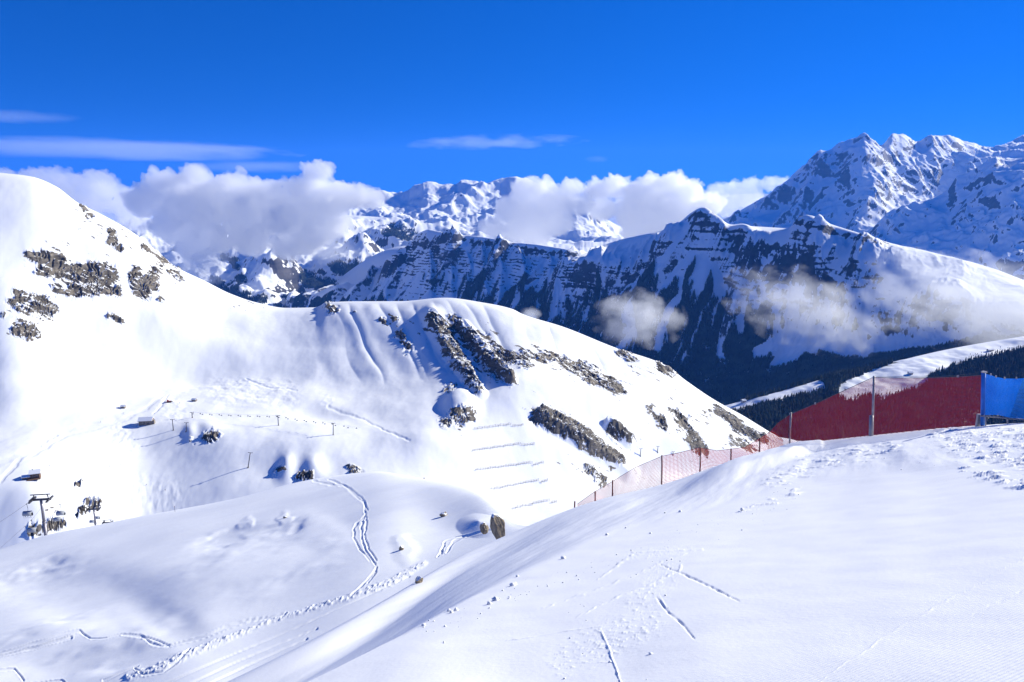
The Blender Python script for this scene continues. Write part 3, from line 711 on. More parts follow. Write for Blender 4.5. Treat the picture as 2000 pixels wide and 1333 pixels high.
rows = [
    [(1480, 650, 8300), (2350, 700, 7500)],
    [(1480, 560, 9300), (1700, 570, 9000), (2000, 560, 8500), (2350, 560, 8500)],
    [(1480, 545, 10200), (1600, 525, 10200), (1700, 490, 10000), (1850, 450, 10000), (2000, 410, 9500), (2350, 400, 9500)],
    [(1480, 540, 11000), (1560, 530, 11000), (1650, 495, 11000), (1700, 455), (1720, 430), (1750, 407), (1790, 398), (1850, 374, 11000), (1870, 347), (1900, 335), (1920, 322), (1945, 308, 11000), (1975, 316), (2000, 310, 10800), (2100, 290), (2350, 270, 10800)],
    [(1480, 570, 11800), (1850, 420, 12000), (2350, 320, 12000)],
    [(1480, 700, 14000), (2350, 700, 14000)],
]
H2 = Loft(rows, 1500, 2320, 1.6, [8, 60, 75, 10, 6])
for ln, k in [([(1945, 309, 11000), (1962, 350, 10600), (1985, 400, 10000), (1975, 440, 9500)], 1.1), ([(1850, 374, 11000), (1872, 420, 10500), (1890, 480, 9700)], 1.1),
              ([(1750, 408, 11000), (1770, 450, 10500), (1745, 520, 9700)], 1.0), ([(2060, 300, 10800), (2010, 420, 9600), (1960, 500, 9000)], 1.0),
              ([(1900, 336, 11000), (1905, 390, 10500), (1930, 440, 9900)], 1.1)]:
    ridge(H2.co, ln, k, 22, 35, 128)
hx, hy = H2.co[..., 0], H2.co[..., 1]
env = sstep(0.3, 1.2, H2.t) * sstep(3.02, 2.75, H2.t)
H2.co[..., 2] += env * (95 * (ridged(hx / 800 + 0.3 * fbm(hx / 600, hy / 600, 3, 127), hy / 900, 7, 121, 0.52) - 1.0)) + (20 * (ridged(hx / 380, hy / 380, 6, 123, 0.55) - 0.9)) * sstep(4, 3, H2.t)
n = H2.nrm()
H2.attr['rock'] = sstep(0.76, 0.48, n[..., 2]) * 0.80 + 0.14 * fbm(hx / 180, hy / 180, 4, 125) - 0.05
H2.attr['wood'] = np.zeros(hx.shape) - 1
high2 = struct(H2.build('high_front_ridge', m_high))

# ------------------------------------------------------------------ valley floor reaching the horizon
rr = np.concatenate([[0.0], np.geomspace(2000, 45000, 60)]); th = np.linspace(0, 2 * np.pi, 361)
gxx = rr[:, None] * np.cos(th)[None]; gyy = rr[:, None] * np.sin(th)[None]
gz = -2300 + 60 * fbm(gxx / 3000, gyy / 3000, 3, 131)
gr = np.hypot(gxx, gyy)
gz = gz + sstep(24000, 44000, gr) * (850 + 300 * ridged(gxx / 9000, gyy / 9000, 4, 133))
idx = np.arange(gz.size).reshape(gz.shape)
f = np.stack([idx[:-1, :-1], idx[:-1, 1:], idx[1:, 1:], idx[1:, :-1]], -1).reshape(-1, 4)
grd = struct(mesh_np('ground', np.stack([gxx, gyy, gz], -1).reshape(-1, 3), f[:, ::-1], m_far, {'rock': np.zeros(gz.size) - 1, 'wood': np.zeros(gz.size) + 0.2}, True))

# ------------------------------------------------------------------ woods
def tree_mesh(pos, h, rad, seed, tiers=2, sides=5):
    """many spruces as one sheet of cones: pos (n,3), h (n,), rad (n,)"""
    R = np.random.RandomState(seed)
    n = len(pos)
    V, Fc = [], []
    base = 0
    for t in range(tiers):
        zb = 0.08 + 0.42 * t; zt = 0.62 if t < tiers - 1 else 1.0
        rr = 1.0 - 0.42 * t
        a = R.rand(n)[:, None] * 6.28 + np.arange(sides)[None] * (2 * np.pi / sides)
        jr = rad[:, None] * rr * (0.75 + 0.5 * R.rand(n, sides))
        ring = np.stack([pos[:, None, 0] + jr * np.cos(a), pos[:, None, 1] + jr * np.sin(a), pos[:, None, 2] + h[:, None] * (zb + 0.06 * R.rand(n, sides))], -1)
        tip = np.stack([pos[:, 0], pos[:, 1], pos[:, 2] + h * zt], -1)[:, None]
        V.append(np.concatenate([ring, tip], 1))
    k = sides + 1
    V = np.concatenate(V, 1)                       # n, tiers*k, 3
    loc = []
    for t in range(tiers):
        for j in range(sides):
            loc.append((t * k + j, t * k + (j + 1) % sides, t * k + sides))
    loc = np.array(loc)
    Fc = (np.arange(n)[:, None, None] * (tiers * k) + loc[None]).reshape(-1, 3)
    return V.reshape(-1, 3), Fc

def scatter(loft, mask, count, seed):
    """random ground points of a terrain sheet, denser where mask is high, even per visible area"""
    R = np.random.RandomState(seed)
    M, n = loft.co.shape[:2]
    p = mask[:-1, :-1].ravel().astype(float)
    p = p / p.sum()
    i = R.choice(p.size, size=count, p=p)
    r, c = np.divmod(i, n - 1)
    u, v = R.rand(count)[:, None], R.rand(count)[:, None]
    co = loft.co
    return (co[r, c] * (1 - u) + co[r, c + 1] * u) * (1 - v) + (co[r + 1, c] * (1 - u) + co[r + 1, c + 1] * u) * v

m_wood = plain('spruce_green', (0.032, 0.046, 0.034), 0.9, var=0.6, scale=0.012)
R = np.random.RandomState(5)
wm = D.attr['wood']
mask = (wm > 0.42) * sstep(-0.2, 0.35, fbm(dx / 70, dy / 70, 3, 141) + 0.5) * (dpx > 700)
pos = scatter(D, mask, 70000, 151)
hh = 20 + 14 * R.rand(len(pos))
v, f = tree_mesh(pos - [0, 0, 2], hh, hh * 0.2, 152)
tag(mesh_np('forest', v, f, m_wood), 'dark spruce forest on the lower face of the shaded range', 'forest', kind='stuff')
wm = Ew.attr['wood']
mask = (wm > 0.5) * 1.0
pos = scatter(Ew, mask, 26000, 153)
hh = 12 + 12 * R.rand(len(pos))
v, f = tree_mesh(pos - [0, 0, 1], hh, hh * 0.19, 154, 2, 6)
tag(mesh_np('forest', v, f, m_wood), 'dark spruce woods round the sunny pasture behind the red net', 'forest', kind='stuff')
mask = (Fw.attr['wood'] > 0.4) * 1.0
pos = scatter(Fw, mask, 16000, 155)
hh = 22 + 16 * R.rand(len(pos))
v, f = tree_mesh(pos - [0, 0, 2], hh, hh * 0.24, 156)
tag(mesh_np('forest', v, f, m_wood), 'far patches of dark wood on the valley side below the clouds', 'forest', kind='stuff')
#CLOUDS
# ------------------------------------------------------------------ clouds
def cloud_mat(dens):
    m, nt, out = nodes('cloud_vapour')
    pv = nt.nodes.new('ShaderNodeVolumePrincipled')
    pv.inputs['Color'].default_value = (0.985, 0.987, 0.99, 1); pv.inputs['Density'].default_value = dens
    pv.inputs['Anisotropy'].default_value = 0.5
    nt.links.new(pv.outputs[0], out.inputs['Volume'])
    return m

def cloud(label, blobs, d, dens, rough=0.30, squash=0.85, depth=1.0, seed=0, kids=12, vox=0.075, name='cloud'):
    """billows round the given centres (pixel column, row, radius) at distance d; smaller billows on their skins; one closed skin"""
    R = np.random.RandomState(seed)
    balls = []
    for b in blobs:
        bx, by, br = b[:3]; bd = d * (b[3] if len(b) > 3 else 1.0)
        c = P(bx, by, bd); r = br * bd / F_PX
        balls.append((c, r))
        for k in range(kids):
            v = R.normal(size=3); v /= np.linalg.norm(v); v[2] = abs(v[2]) * 0.9 - 0.15
            q = r * R.uniform(0.28, 0.5)
            balls.append((c + v * r * 0.86 * [1, 1, squash], q))
            for kk in range(3):
                w = R.normal(size=3); w /= np.linalg.norm(w); w = w * 0.8 + v * 0.6
                balls.append((c + v * r * 0.86 * [1, 1, squash] + w * q * 0.9, q * R.uniform(0.35, 0.55)))
    t = (1 + 5 ** 0.5) / 2
    ico = bpy.data.meshes.new('tmp')
    import bmesh
    bm = bmesh.new(); bmesh.ops.create_icosphere(bm, subdivisions=2, radius=1.0)
    bm.to_mesh(ico); bm.free()
    iv = np.zeros(len(ico.vertices) * 3); ico.vertices.foreach_get('co', iv); iv = iv.reshape(-1, 3)
    fi = np.array([p.vertices[:] for p in ico.polygons])
    V = np.concatenate([c + iv * r * [1, depth, squash] for c, r in balls])
    Fc = np.concatenate([fi + k * len(iv) for k in range(len(balls))])
    rmax = max(r for _, r in balls); rmed = np.median([b[2] for b in blobs]) * d / F_PX
    mat = cloud_mat(dens)
    ob = mesh_np(name, V, Fc, mat)
    md = ob.modifiers.new('skin', 'REMESH'); md.mode = 'VOXEL'; md.voxel_size = rmed * vox
    dg = bpy.context.evaluated_depsgraph_get()
    me = bpy.data.meshes.new_from_object(ob.evaluated_get(dg))
    ob.modifiers.clear()
    old = ob.data; ob.data = me; bpy.data.meshes.remove(old); bpy.data.meshes.remove(ico)
    me.materials.clear(); me.materials.append(mat)
    co = np.zeros(len(me.vertices) * 3); me.vertices.foreach_get('co', co); co = co.reshape(-1, 3)
    no = np.zeros(len(me.vertices) * 3); me.vertices.foreach_get('normal', no); no = no.reshape(-1, 3)
    s1 = rmed * 0.55
    dsp = np.zeros(len(co))
    for oct_ in range(4):
        q = co / (s1 * 0.5 ** oct_)
        dsp += 0.55 ** oct_ * (np.abs(pn(q[:, 0] + q[:, 2] * 0.7, q[:, 1] + q[:, 2] * 0.6, 161 + oct_)) - 0.25)
    co += no * (dsp * rmed * rough)[:, None]
    me.vertices.foreach_set('co', co.ravel().astype(np.float32))
    me.polygons.foreach_set('use_smooth', np.ones(len(me.polygons), bool))
    me.update()
    return tag(ob, label, 'cloud')

cloud('big white cumulus bank over the far left valley with a tall turret',
      [(285, 395, 36), (330, 375, 45), (378, 345, 28), (400, 400, 62), (345, 440, 45), (420, 455, 50), (455, 365, 32), (480, 400, 55), (490, 460, 48), (530, 380, 36), (560, 420, 55), (590, 370, 30), (618, 338, 27), (612, 365, 34), (635, 400, 48),
       (600, 465, 40), (665, 385, 36), (650, 440, 34), (705, 385, 30), (730, 392, 22), (380, 480, 36), (560, 480, 36)], 7600, 0.010, seed=1)
cloud('cream cloud bank behind the shoulder of the left snowy summit',
      [(5, 345, 22), (60, 355, 28), (100, 350, 26), (140, 365, 32), (185, 360, 34), (215, 385, 38), (250, 400, 36), (262, 430, 30), (160, 400, 40), (90, 390, 40)], 9500, 0.005, seed=2)
def wisp(label, c, r, dens, freq, seed, depth=1.0, soft=1.5, rag=2.0, ang=0.0):
    """ragged thin cloud: an ellipsoid of vapour, thick in the middle and torn by noise towards its skin"""
    px, py, d = c
    m, nt, out = nodes('thin_vapour')
    N = nt.nodes.new; L = nt.links.new
    tc = N('ShaderNodeTexCoord')
    v1 = N('ShaderNodeVectorMath'); v1.operation = 'MULTIPLY_ADD'; v1.inputs[1].default_value = (2, 2, 2); v1.inputs[2].default_value = (-1, -1, -1)
    L(tc.outputs['Generated'], v1.inputs[0])
    ln = N('ShaderNodeVectorMath'); ln.operation = 'LENGTH'; L(v1.outputs[0], ln.inputs[0])
    mp = N('ShaderNodeMapping'); mp.inputs['Scale'].default_value = freq; mp.inputs['Location'].default_value = (seed * 1.7, seed * 0.9, seed * 2.3)
    L(tc.outputs['Generated'], mp.inputs['Vector'])
    n = N('ShaderNodeTexNoise'); n.inputs['Scale'].default_value = 1.0; n.inputs['Detail'].default_value = 5; n.inputs['Roughness'].default_value = 0.55
    L(mp.outputs[0], n.inputs['Vector'])
    a = N('ShaderNodeMath'); a.operation = 'MULTIPLY_ADD'; a.inputs[1].default_value = -soft; a.inputs[2].default_value = soft; L(ln.outputs['Value'], a.inputs[0])
    b = N('ShaderNodeMath'); b.operation = 'MULTIPLY_ADD'; b.inputs[1].default_value = rag; b.inputs[2].default_value = -rag * 0.56; L(n.outputs['Fac'], b.inputs[0])
    e = N('ShaderNodeMath'); e.operation = 'ADD'; L(a.outputs[0], e.inputs[0]); L(b.outputs[0], e.inputs[1])
    cl = N('ShaderNodeClamp'); L(e.outputs[0], cl.inputs['Value'])
    sq = N('ShaderNodeMath'); sq.operation = 'MULTIPLY'; sq.inputs[1].default_value = dens; L(cl.outputs[0], sq.inputs[0])
    pv = N('ShaderNodeVolumePrincipled'); pv.inputs['Color'].default_value = (0.96, 0.97, 0.98, 1); pv.inputs['Anisotropy'].default_value = 0.3
    L(sq.outputs[0], pv.inputs['Density']); L(pv.outputs[0], out.inputs['Volume'])
    import bmesh
    bm = bmesh.new(); bmesh.ops.create_icosphere(bm, subdivisions=4, radius=1.0)
    k = d / F_PX
    bmesh.ops.scale(bm, vec=(r[0] * k, r[0] * k * depth, r[1] * k), verts=bm.verts)
    me = bpy.data.meshes.new('cloud'); bm.to_mesh(me); bm.free(); me.materials.append(m)
    o = bpy.data.objects.new('cloud', me); COL.objects.link(o); o.location = P(px, py, d); o.rotation_euler = (0, math.radians(ang), 0)
    return tag(o, label, 'cloud')
wisp('grey mist hanging in the valley below the big cumulus', (385, 505, 6900), (75, 75), 0.006, (5, 5, 4), 3, 0.8, 1.6, 2.0)
wisp('thin veil of cloud round the dark rock pyramids', (630, 490, 8000), (90, 32), 0.0035, (6, 4, 3), 4, 0.5, 1.5, 2.6)
cloud('grey cumulus in front of the far mountain chain',
      [(1030, 375, 34), (1065, 370, 26), (1000, 410, 36), (1050, 410, 46), (1010, 445, 34), (965, 445, 26), (1095, 395, 36), (1085, 435, 34), (1120, 370, 24), (1135, 400, 26), (1050, 460, 30)], 8800, 0.009, seed=5)
cloud('tall white cumulus rising behind the shaded range',
      [(1165, 375, 26), (1200, 365, 26), (1175, 410, 28), (1250, 380, 34), (1270, 365, 28), (1310, 365, 32), (1345, 375, 28), (1240, 420, 40), (1290, 415, 56), (1340, 410, 40), (1385, 400, 28), (1250, 455, 34)], 9000, 0.010, seed=6)
cloud('warm cream cloud far behind the left foot of the high massif',
      [(1400, 380, 24), (1435, 375, 24), (1470, 365, 20), (1505, 360, 18), (1530, 358, 14), (1420, 400, 30), (1465, 390, 26)], 17000, 0.003, seed=7)
wisp('small round cloud floating in front of the wooded shaded face', (1247, 623, 4400), (98, 64), 0.0052, (5, 3, 4), 8, 1.0, 1.4, 3.0)
wisp('ragged low cloud below the dark crags of the shaded range', (1578, 604, 4000), (185, 86), 0.0034, (8, 4, 5), 9, 0.7, 1.2, 3.6, 16)
wisp('large grey cloud spilling off the sunny snow dome at the right edge', (1950, 612, 3450), (300, 112), 0.0040, (8, 5, 5), 13, 0.7, 1.25, 3.5, 16)
wisp('tiny puff of cloud above the saddle of the near ridge', (1036, 615, 4600), (24, 17), 0.014, (3, 3, 3), 11, 1.0, 1.8, 1.6)

# thin high streaks
wisp('long grey lenticular streak above the left cloud bank', (240, 294, 60000), (340, 20), 0.00017, (9, 3, 2.6), 21, 1.2, 1.5, 2.2, 0.5)
wisp('faint short streak high at the left edge of the sky', (20, 228, 60000), (120, 12), 0.00007, (6, 3, 2), 22, 1.2, 1.5, 1.8)
wisp('thin bright streak in the sky above the far chain', (960, 279, 60000), (190, 12), 0.00009, (9, 3, 2), 23, 1.2, 1.2, 3.0, -1.2)
wisp('faint veil of cloud low in the sky over the cumulus', (500, 326, 60000), (150, 13), 0.00009, (8, 3, 2), 24, 1.2, 1.5, 1.8)
wisp('small faint cloud fleck in the sky right of the bright streak', (1166, 311, 60000), (26, 8), 0.00010, (4, 3, 2), 25, 1.2, 1.5, 1.6)
#OBJECTS
# ------------------------------------------------------------------ object helpers
class MB:
    def __init__(self): self.v, self.f = [], []
    def add(self, v, f):
        k = len(self.v); self.v += [tuple(q) for q in v]; self.f += [tuple(i + k for i in q) for q in f]; return self
    def box(self, c, s, rz=0.0, rx=0.0):
        x, y, z = s[0] / 2, s[1] / 2, s[2] / 2
        M = Matrix.Translation(c) @ Matrix.Rotation(rz, 4, 'Z') @ Matrix.Rotation(rx, 4, 'X')
        b = min(x, y, z) * 0.12
        V = []
        for sx in (-1, 1):
            for sy in (-1, 1):
                for sz in (-1, 1):
                    V += [M @ Vector((sx * (x - b), sy * (y - b), sz * z)), M @ Vector((sx * (x - b), sy * y, sz * (z - b))), M @ Vector((sx * x, sy * (y - b), sz * (z - b)))]
        import bmesh
        bm = bmesh.new()
        for q in V: bm.verts.new(q)
        r = bmesh.ops.convex_hull(bm, input=bm.verts)
        bm.verts.index_update()
        self.add([q.co.copy() for q in bm.verts], [[w.index for w in fc.verts] for fc in bm.faces]); bm.free()
        return self
    def tube(self, pts, r, n=8, r1=None):
        pts = [Vector(p) for p in pts]
        m = len(pts); V, Fc = [], []
        for i, p in enumerate(pts):
            d = (pts[min(i + 1, m - 1)] - pts[max(i - 1, 0)]).normalized()
            q = d.to_track_quat('Z', 'Y')
            rr = r if r1 is None else r + (r1 - r) * i / (m - 1)
            for k in range(n):
                a = 2 * math.pi * k / n
                V.append(p + q @ Vector((rr * math.cos(a), rr * math.sin(a), 0)))
        for i in range(m - 1):
            for k in range(n):
                Fc.append((i * n + k, i * n + (k + 1) % n, (i + 1) * n + (k + 1) % n, (i + 1) * n + k))
        Fc.append(tuple(range(n - 1, -1, -1))); Fc.append(tuple((m - 1) * n + k for k in range(n)))
        return self.add(V, Fc)
    def build(self, name, mat, parent=None, smooth=False):
        me = bpy.data.meshes.new(name); me.from_pydata(self.v, [], self.f); me.update()
        me.materials.append(mat)
        if smooth: me.polygons.foreach_set('use_smooth', [True] * len(me.polygons))
        o = bpy.data.objects.new(name, me); COL.objects.link(o)
        if parent: o.parent = parent
        return o

def empty(name, loc, rz=0.0):
    o = bpy.data.objects.new(name, None); COL.objects.link(o)
    o.location = loc; o.rotation_euler = (0, 0, rz); o.empty_display_size = 0.5
    return o

def copy_tree(o, parent=None):
    c = o.copy(); COL.objects.link(c)
    c.parent = parent
    for ch in [q for q in bpy.data.objects if q.parent is o]:
        copy_tree(ch, c)
    return c

_pc = {}
def ground(loft, px, py):
    k = id(loft)
    if k not in _pc:
        co = loft.co.reshape(-1, 3); a, b = pix(co); _pc[k] = (co, a, b)
    co, a, b = _pc[k]
    d2 = (a - px) ** 2 + (b - py) ** 2
    near_ = np.where(d2 < max(9.0, d2.min() * 1.5))[0]
    i = near_[np.argmin(co[near_, 1])]
    return Vector(co[i])

M = {
    'steel': plain('galvanised_steel', (0.27, 0.26, 0.30), 0.5, 0.6, 0.12, 0.6),
    'dark': plain('dark_steel', (0.07, 0.07, 0.085), 0.5, 0.5, 0.2, 1.0),
    'hood': plain('frosted_hood', (0.42, 0.44, 0.47), 0.25, 0.0, 0.08, 1.0),
    'seat': plain('seat_cover', (0.03, 0.03, 0.04), 0.6, 0.0, 0.2, 2.0),
    'wood': plain('larch_boards', (0.15, 0.085, 0.05), 0.8, 0.0, 0.3, 1.2),
    'grey_wood': plain('weathered_boards', (0.24, 0.20, 0.16), 0.85, 0.0, 0.25, 0.8),
    'orange': plain('orange_boards', (0.34, 0.12, 0.06), 0.7, 0.0, 0.2, 0.8),
    'glass': plain('window_glass', (0.03, 0.04, 0.05), 0.1, 0.0, 0.2, 1.0),
    'roof_snow': plain('roof_snow', (0.90, 0.91, 0.925), 0.7, 0.0, 0.02, 1.0),
    'red': plain('red_paint', (0.45, 0.03, 0.02), 0.4, 0.0, 0.1, 1.0),
    'black': plain('black_rubber', (0.02, 0.02, 0.02), 0.7, 0.0, 0.2, 1.0),
    'post': plain('post_steel', (0.36, 0.34, 0.36), 0.5, 0.4, 0.15, 4.0),
    'red_post': plain('red_post_plastic', (0.22, 0.05, 0.05), 0.5, 0.0, 0.2, 4.0),
    'blue_pad': plain('blue_sleeve', (0.02, 0.16, 0.62), 0.6, 0.0, 0.15, 4.0),
    'rope': plain('net_rope', (0.10, 0.10, 0.12), 0.8, 0.0, 0.2, 8.0),
    'rust': plain('rusty_steel', (0.16, 0.12, 0.09), 0.8, 0.2, 0.3, 1.0),
    'cloth_dark': plain('dark_skiwear', (0.03, 0.035, 0.05), 0.8, 0.0, 0.3, 3.0),
    'cloth_red': plain('red_skiwear', (0.35, 0.04, 0.03), 0.8, 0.0, 0.2, 3.0),
    'plaster': plain('chalet_plaster', (0.55, 0.50, 0.44), 0.8, 0.0, 0.1, 1.0),
}

def rock_mat():
    m, nt, out = nodes('outcrop_rock')
    N = nt.nodes.new; L = nt.links.new
    b = N('ShaderNodeBsdfPrincipled'); b.inputs['Roughness'].default_value = 0.9
    tc = N('ShaderNodeTexCoord'); n = N('ShaderNodeTexNoise'); n.inputs['Scale'].default_value = 1.2; n.inputs['Detail'].default_value = 8; n.inputs['Roughness'].default_value = 0.65
    mp = N('ShaderNodeMapping'); mp.inputs['Scale'].default_value = (2.2, 2.2, 0.7); L(tc.outputs['Object'], mp.inputs['Vector']); L(mp.outputs[0], n.inputs['Vector'])
    r = N('ShaderNodeValToRGB'); r.color_ramp.elements[0].position = 0.32; r.color_ramp.elements[1].position = 0.68
    r.color_ramp.elements[0].color = (0.12, 0.095, 0.07, 1); r.color_ramp.elements[1].color = (0.42, 0.34, 0.24, 1)
    L(n.outputs['Fac'], r.inputs['Fac'])
    geo = N('ShaderNodeNewGeometry'); sx = N('ShaderNodeSeparateXYZ'); L(geo.outputs['Normal'], sx.inputs[0])
    ad = N('ShaderNodeMath'); ad.operation = 'MULTIPLY_ADD'; ad.inputs[1].default_value = 0.7; L(n.outputs['Fac'], ad.inputs[0]); L(sx.outputs['Z'], ad.inputs[2])
    mr = N('ShaderNodeMapRange'); mr.inputs['From Min'].default_value = 0.92; mr.inputs['From Max'].default_value = 1.02; L(ad.outputs[0], mr.inputs['Value'])
    mx = N('ShaderNodeMix'); mx.data_type = 'RGBA'; mx.inputs[7].default_value = (0.9, 0.92, 0.95, 1); L(mr.outputs[0], mx.inputs[0]); L(r.outputs[0], mx.inputs[6])
    L(mx.outputs[2], b.inputs['Base Color'])
    bp = N('ShaderNodeBump'); bp.inputs['Strength'].default_value = 0.6; bp.inputs['Distance'].default_value = 0.15; L(n.outputs['Fac'], bp.inputs['Height']); L(bp.outputs[0], b.inputs['Normal'])
    L(b.outputs[0], out.inputs[0])
    return m

def boulder(label, loc, size, seed, lean=0.0):
    import bmesh
    bm = bmesh.new(); bmesh.ops.create_icosphere(bm, subdivisions=5, radius=1.0)
    v = np.array([q.co[:] for q in bm.verts])
    dsp = 1 + 0.22 * fbm(v[:, 0] * 1.3 + seed, v[:, 1] * 1.3 + v[:, 2] * 0.9, 5, 171 + seed) + 0.12 * (ridged(v[:, 0] * 2.5 + v[:, 2], v[:, 1] * 2.5 - v[:, 2], 4, 175 + seed) - 0.8)
    RR = np.random.RandomState(seed + 40)
    for _ in range(18):
        q = RR.normal(size=3); q[2] *= 0.6; q /= np.linalg.norm(q); o_ = RR.uniform(0.58, 0.9)
        v = v - np.maximum(0, v @ q - o_)[:, None] * q * 0.92
    v = v * (0.75 + 0.25 * dsp[:, None]) * np.array(size) / 1.6
    v[:, 0] += lean * v[:, 2]
    v[:, 2] += size[2] * 0.34
    for q, c in zip(bm.verts, v): q.co = c
    me = bpy.data.meshes.new('rock'); bm.to_mesh(me); bm.free()
    me.materials.append(M_ROCK); me.polygons.foreach_set('use_smooth', [True] * len(me.polygons))
    o = bpy.data.objects.new('rock', me); COL.objects.link(o); o.location = loc
    return tag(o, label, 'rock')
M_ROCK = rock_mat()
g = P(972, 1047, 105.0)
boulder('tall brown rock pinnacle on the edge of the shaded hillside', tuple(g), (2.2, 1.9, 3.6), 1, -0.2)
boulder('low dark rock tip left of the brown pinnacle', tuple(P(946, 1040, 106)), (1.3, 1.2, 1.6), 2)
boulder('small dark stones in the blue hollow beside the ski track', tuple(ground(B, 786, 1072)), (0.9, 0.8, 1.0), 3)
boulder('small snow-dusted stone peeking out in the middle of the hillside', tuple(ground(B, 866, 1006)), (1.6, 1.2, 1.2), 4)
boulder('dark stone poking out at the tip of the drift shadow', tuple(ground(B, 556, 1010)), (0.9, 0.7, 0.6), 5)
boulder('dark stone on the bank of the groomed road', tuple(ground(A, 818, 1136)), (0.28, 0.24, 0.26), 6)

# ------------------------------------------------------------------ chairlift on the left
def pylon(loc, h, arm, rz, label):
    t = empty('lift_pylon', loc, rz)
    tag(t, label, 'lift pylon', 'chairlift pylons at the left edge')
    MB().tube([(0, 0, -4), (0, 0, h * 0.42)], 0.62, 16).tube([(0, 0, h * 0.42), (0, 0, h * 0.46)], 0.72, 16).tube([(0, 0, h * 0.46), (0, 0, h)], 0.56, 16, 0.42).build('tower_tube', M['steel'], t, True)
    MB().box((0, 0, h), (arm, 0.7, 0.75)).build('crossarm', M['dark'], t)
    for sx in (-1, 1):
        x = sx * arm * 0.42
        s_ = MB().box((x, 0, h - 0.05), (0.7, 6.0, 0.5)).box((x + sx * 0.25, 0, h + 0.45), (0.4, 4.5, 0.3)).build('sheave_train', M['dark'], t)
        for k in range(6):
            y = -2.6 + k * 1.04
            MB().tube([(x - 0.1, y, h + 0.18), (x + 0.1, y, h + 0.18)], 0.3, 12).build('sheave', M['black'], s_)
        MB().tube([(x - sx * 0.3, 0, h + 0.2), (x - sx * 0.75, 0, h + 2.0)], 0.17, 6).tube([(x + sx * 0.25, 0.6, h + 0.2), (x - sx * 0.75, 0, h + 2.0)], 0.07, 6).build('gantry_post', M['dark'], t)
    MB().box((0, 0, h + 2.05), (arm * 0.98, 0.3, 0.34)).build('gantry_beam', M['dark'], t)
    w = MB()
    for k in range(int(h / 0.6)):
        w.box((0, -0.62, 0.6 * k + 0.5), (0.4, 0.05, 0.04))
    w.box((-0.22, -0.62, h / 2), (0.05, 0.05, h)).box((0.22, -0.62, h / 2), (0.05, 0.05, h)).build('ladder', M['steel'], t)
    return t

def chair(loc, rz, label):
    t = empty('chairlift_chair', loc, rz)
    tag(t, label, 'lift chair', 'bubble chairs on the chairlift')
    MB().tube([(0, 0, 0), (0.1, 0, -0.5), (0.1, 0.25, -2.2), (0, 0.1, -2.9)], 0.07, 8).build('hanger', M['dark'], t, True)
    MB().box((0, 0, 0.02), (0.3, 0.7, 0.22)).build('grip', M['dark'], t)
    MB().tube([(-1.55, 0.1, -2.9), (1.55, 0.1, -2.9)], 0.07, 8).tube([(-1.55, 0.1, -2.9), (-1.6, 0.3, -4.6)], 0.05, 6).tube([(1.55, 0.1, -2.9), (1.6, 0.3, -4.6)], 0.05, 6).build('frame', M['dark'], t)
    b = MB()
    n = 8
    V = []; Fc = []
    for i in range(n + 1):
        a = math.radians(100 - 135 * i / n)
        for x in (-1.62, 1.62):
            V.append((x, -0.95 * math.cos(a) - 0.1, -3.9 + 1.0 * math.sin(a)))
            V.append((x, -0.90 * math.cos(a) - 0.1, -3.9 + 0.95 * math.sin(a)))
    for i in range(n):
        q = 4 * i
        Fc += [(q, q + 2, q + 6, q + 4), (q + 1, q + 5, q + 7, q + 3), (q, q + 4, q + 5, q + 1), (q + 2, q + 3, q + 7, q + 6)]
    b.add(V, Fc).build('bubble_hood', M['hood'], t, True)
    MB().box((0, 0.1, -4.7), (3.1, 0.75, 0.14)).build('seat', M['seat'], t)
    MB().box((0, 0.5, -4.2), (3.1, 0.12, 0.85)).build('backrest', M['seat'], t)
    MB().tube([(-1.4, -0.6, -4.3), (-1.4, -0.75, -5.3), (1.4, -0.75, -5.3), (1.4, -0.6, -4.3)], 0.04, 6).build('footrest', M['dark'], t)
    return t

LA = 0.15
d1 = 280.0
for (px, ptop, d, hh_, arm, lab) in [(80, 976, 280, 17, 7.4, 'nearest tall violet-grey chairlift pylon with full tube in view'), (183, 995, 430, 16, 7.4, 'second chairlift pylon, shorter, in front of grey rocks'), (210, 1021, 560, 14, 7.4, 'third chairlift pylon with only its head above the hillside')]:
    c = P(px, ptop, d)
    pylon((c[0], c[1], c[2] - hh_), hh_, arm, LA, lab)
cs = [(52, 985, 275, 'bubble chair left of the nearest pylon, upper of the left pair, with riders'), (61, 1017, 268, 'bubble chair left of the nearest pylon, lower of the left pair'), (117, 986, 300, 'bubble chair right of the nearest pylon, upper of the right pair'), (111, 1000, 345, 'bubble chair right of the nearest pylon, smaller, lower of the right pair'),
      (189, 1001, 470, 'small bubble chair just right of the second pylon tube'), (179, 1009, 500, 'small bubble chair just left of the second pylon tube')]
for px, py, d, lab in cs:
    chair(tuple(P(px, py, d)), LA, lab)
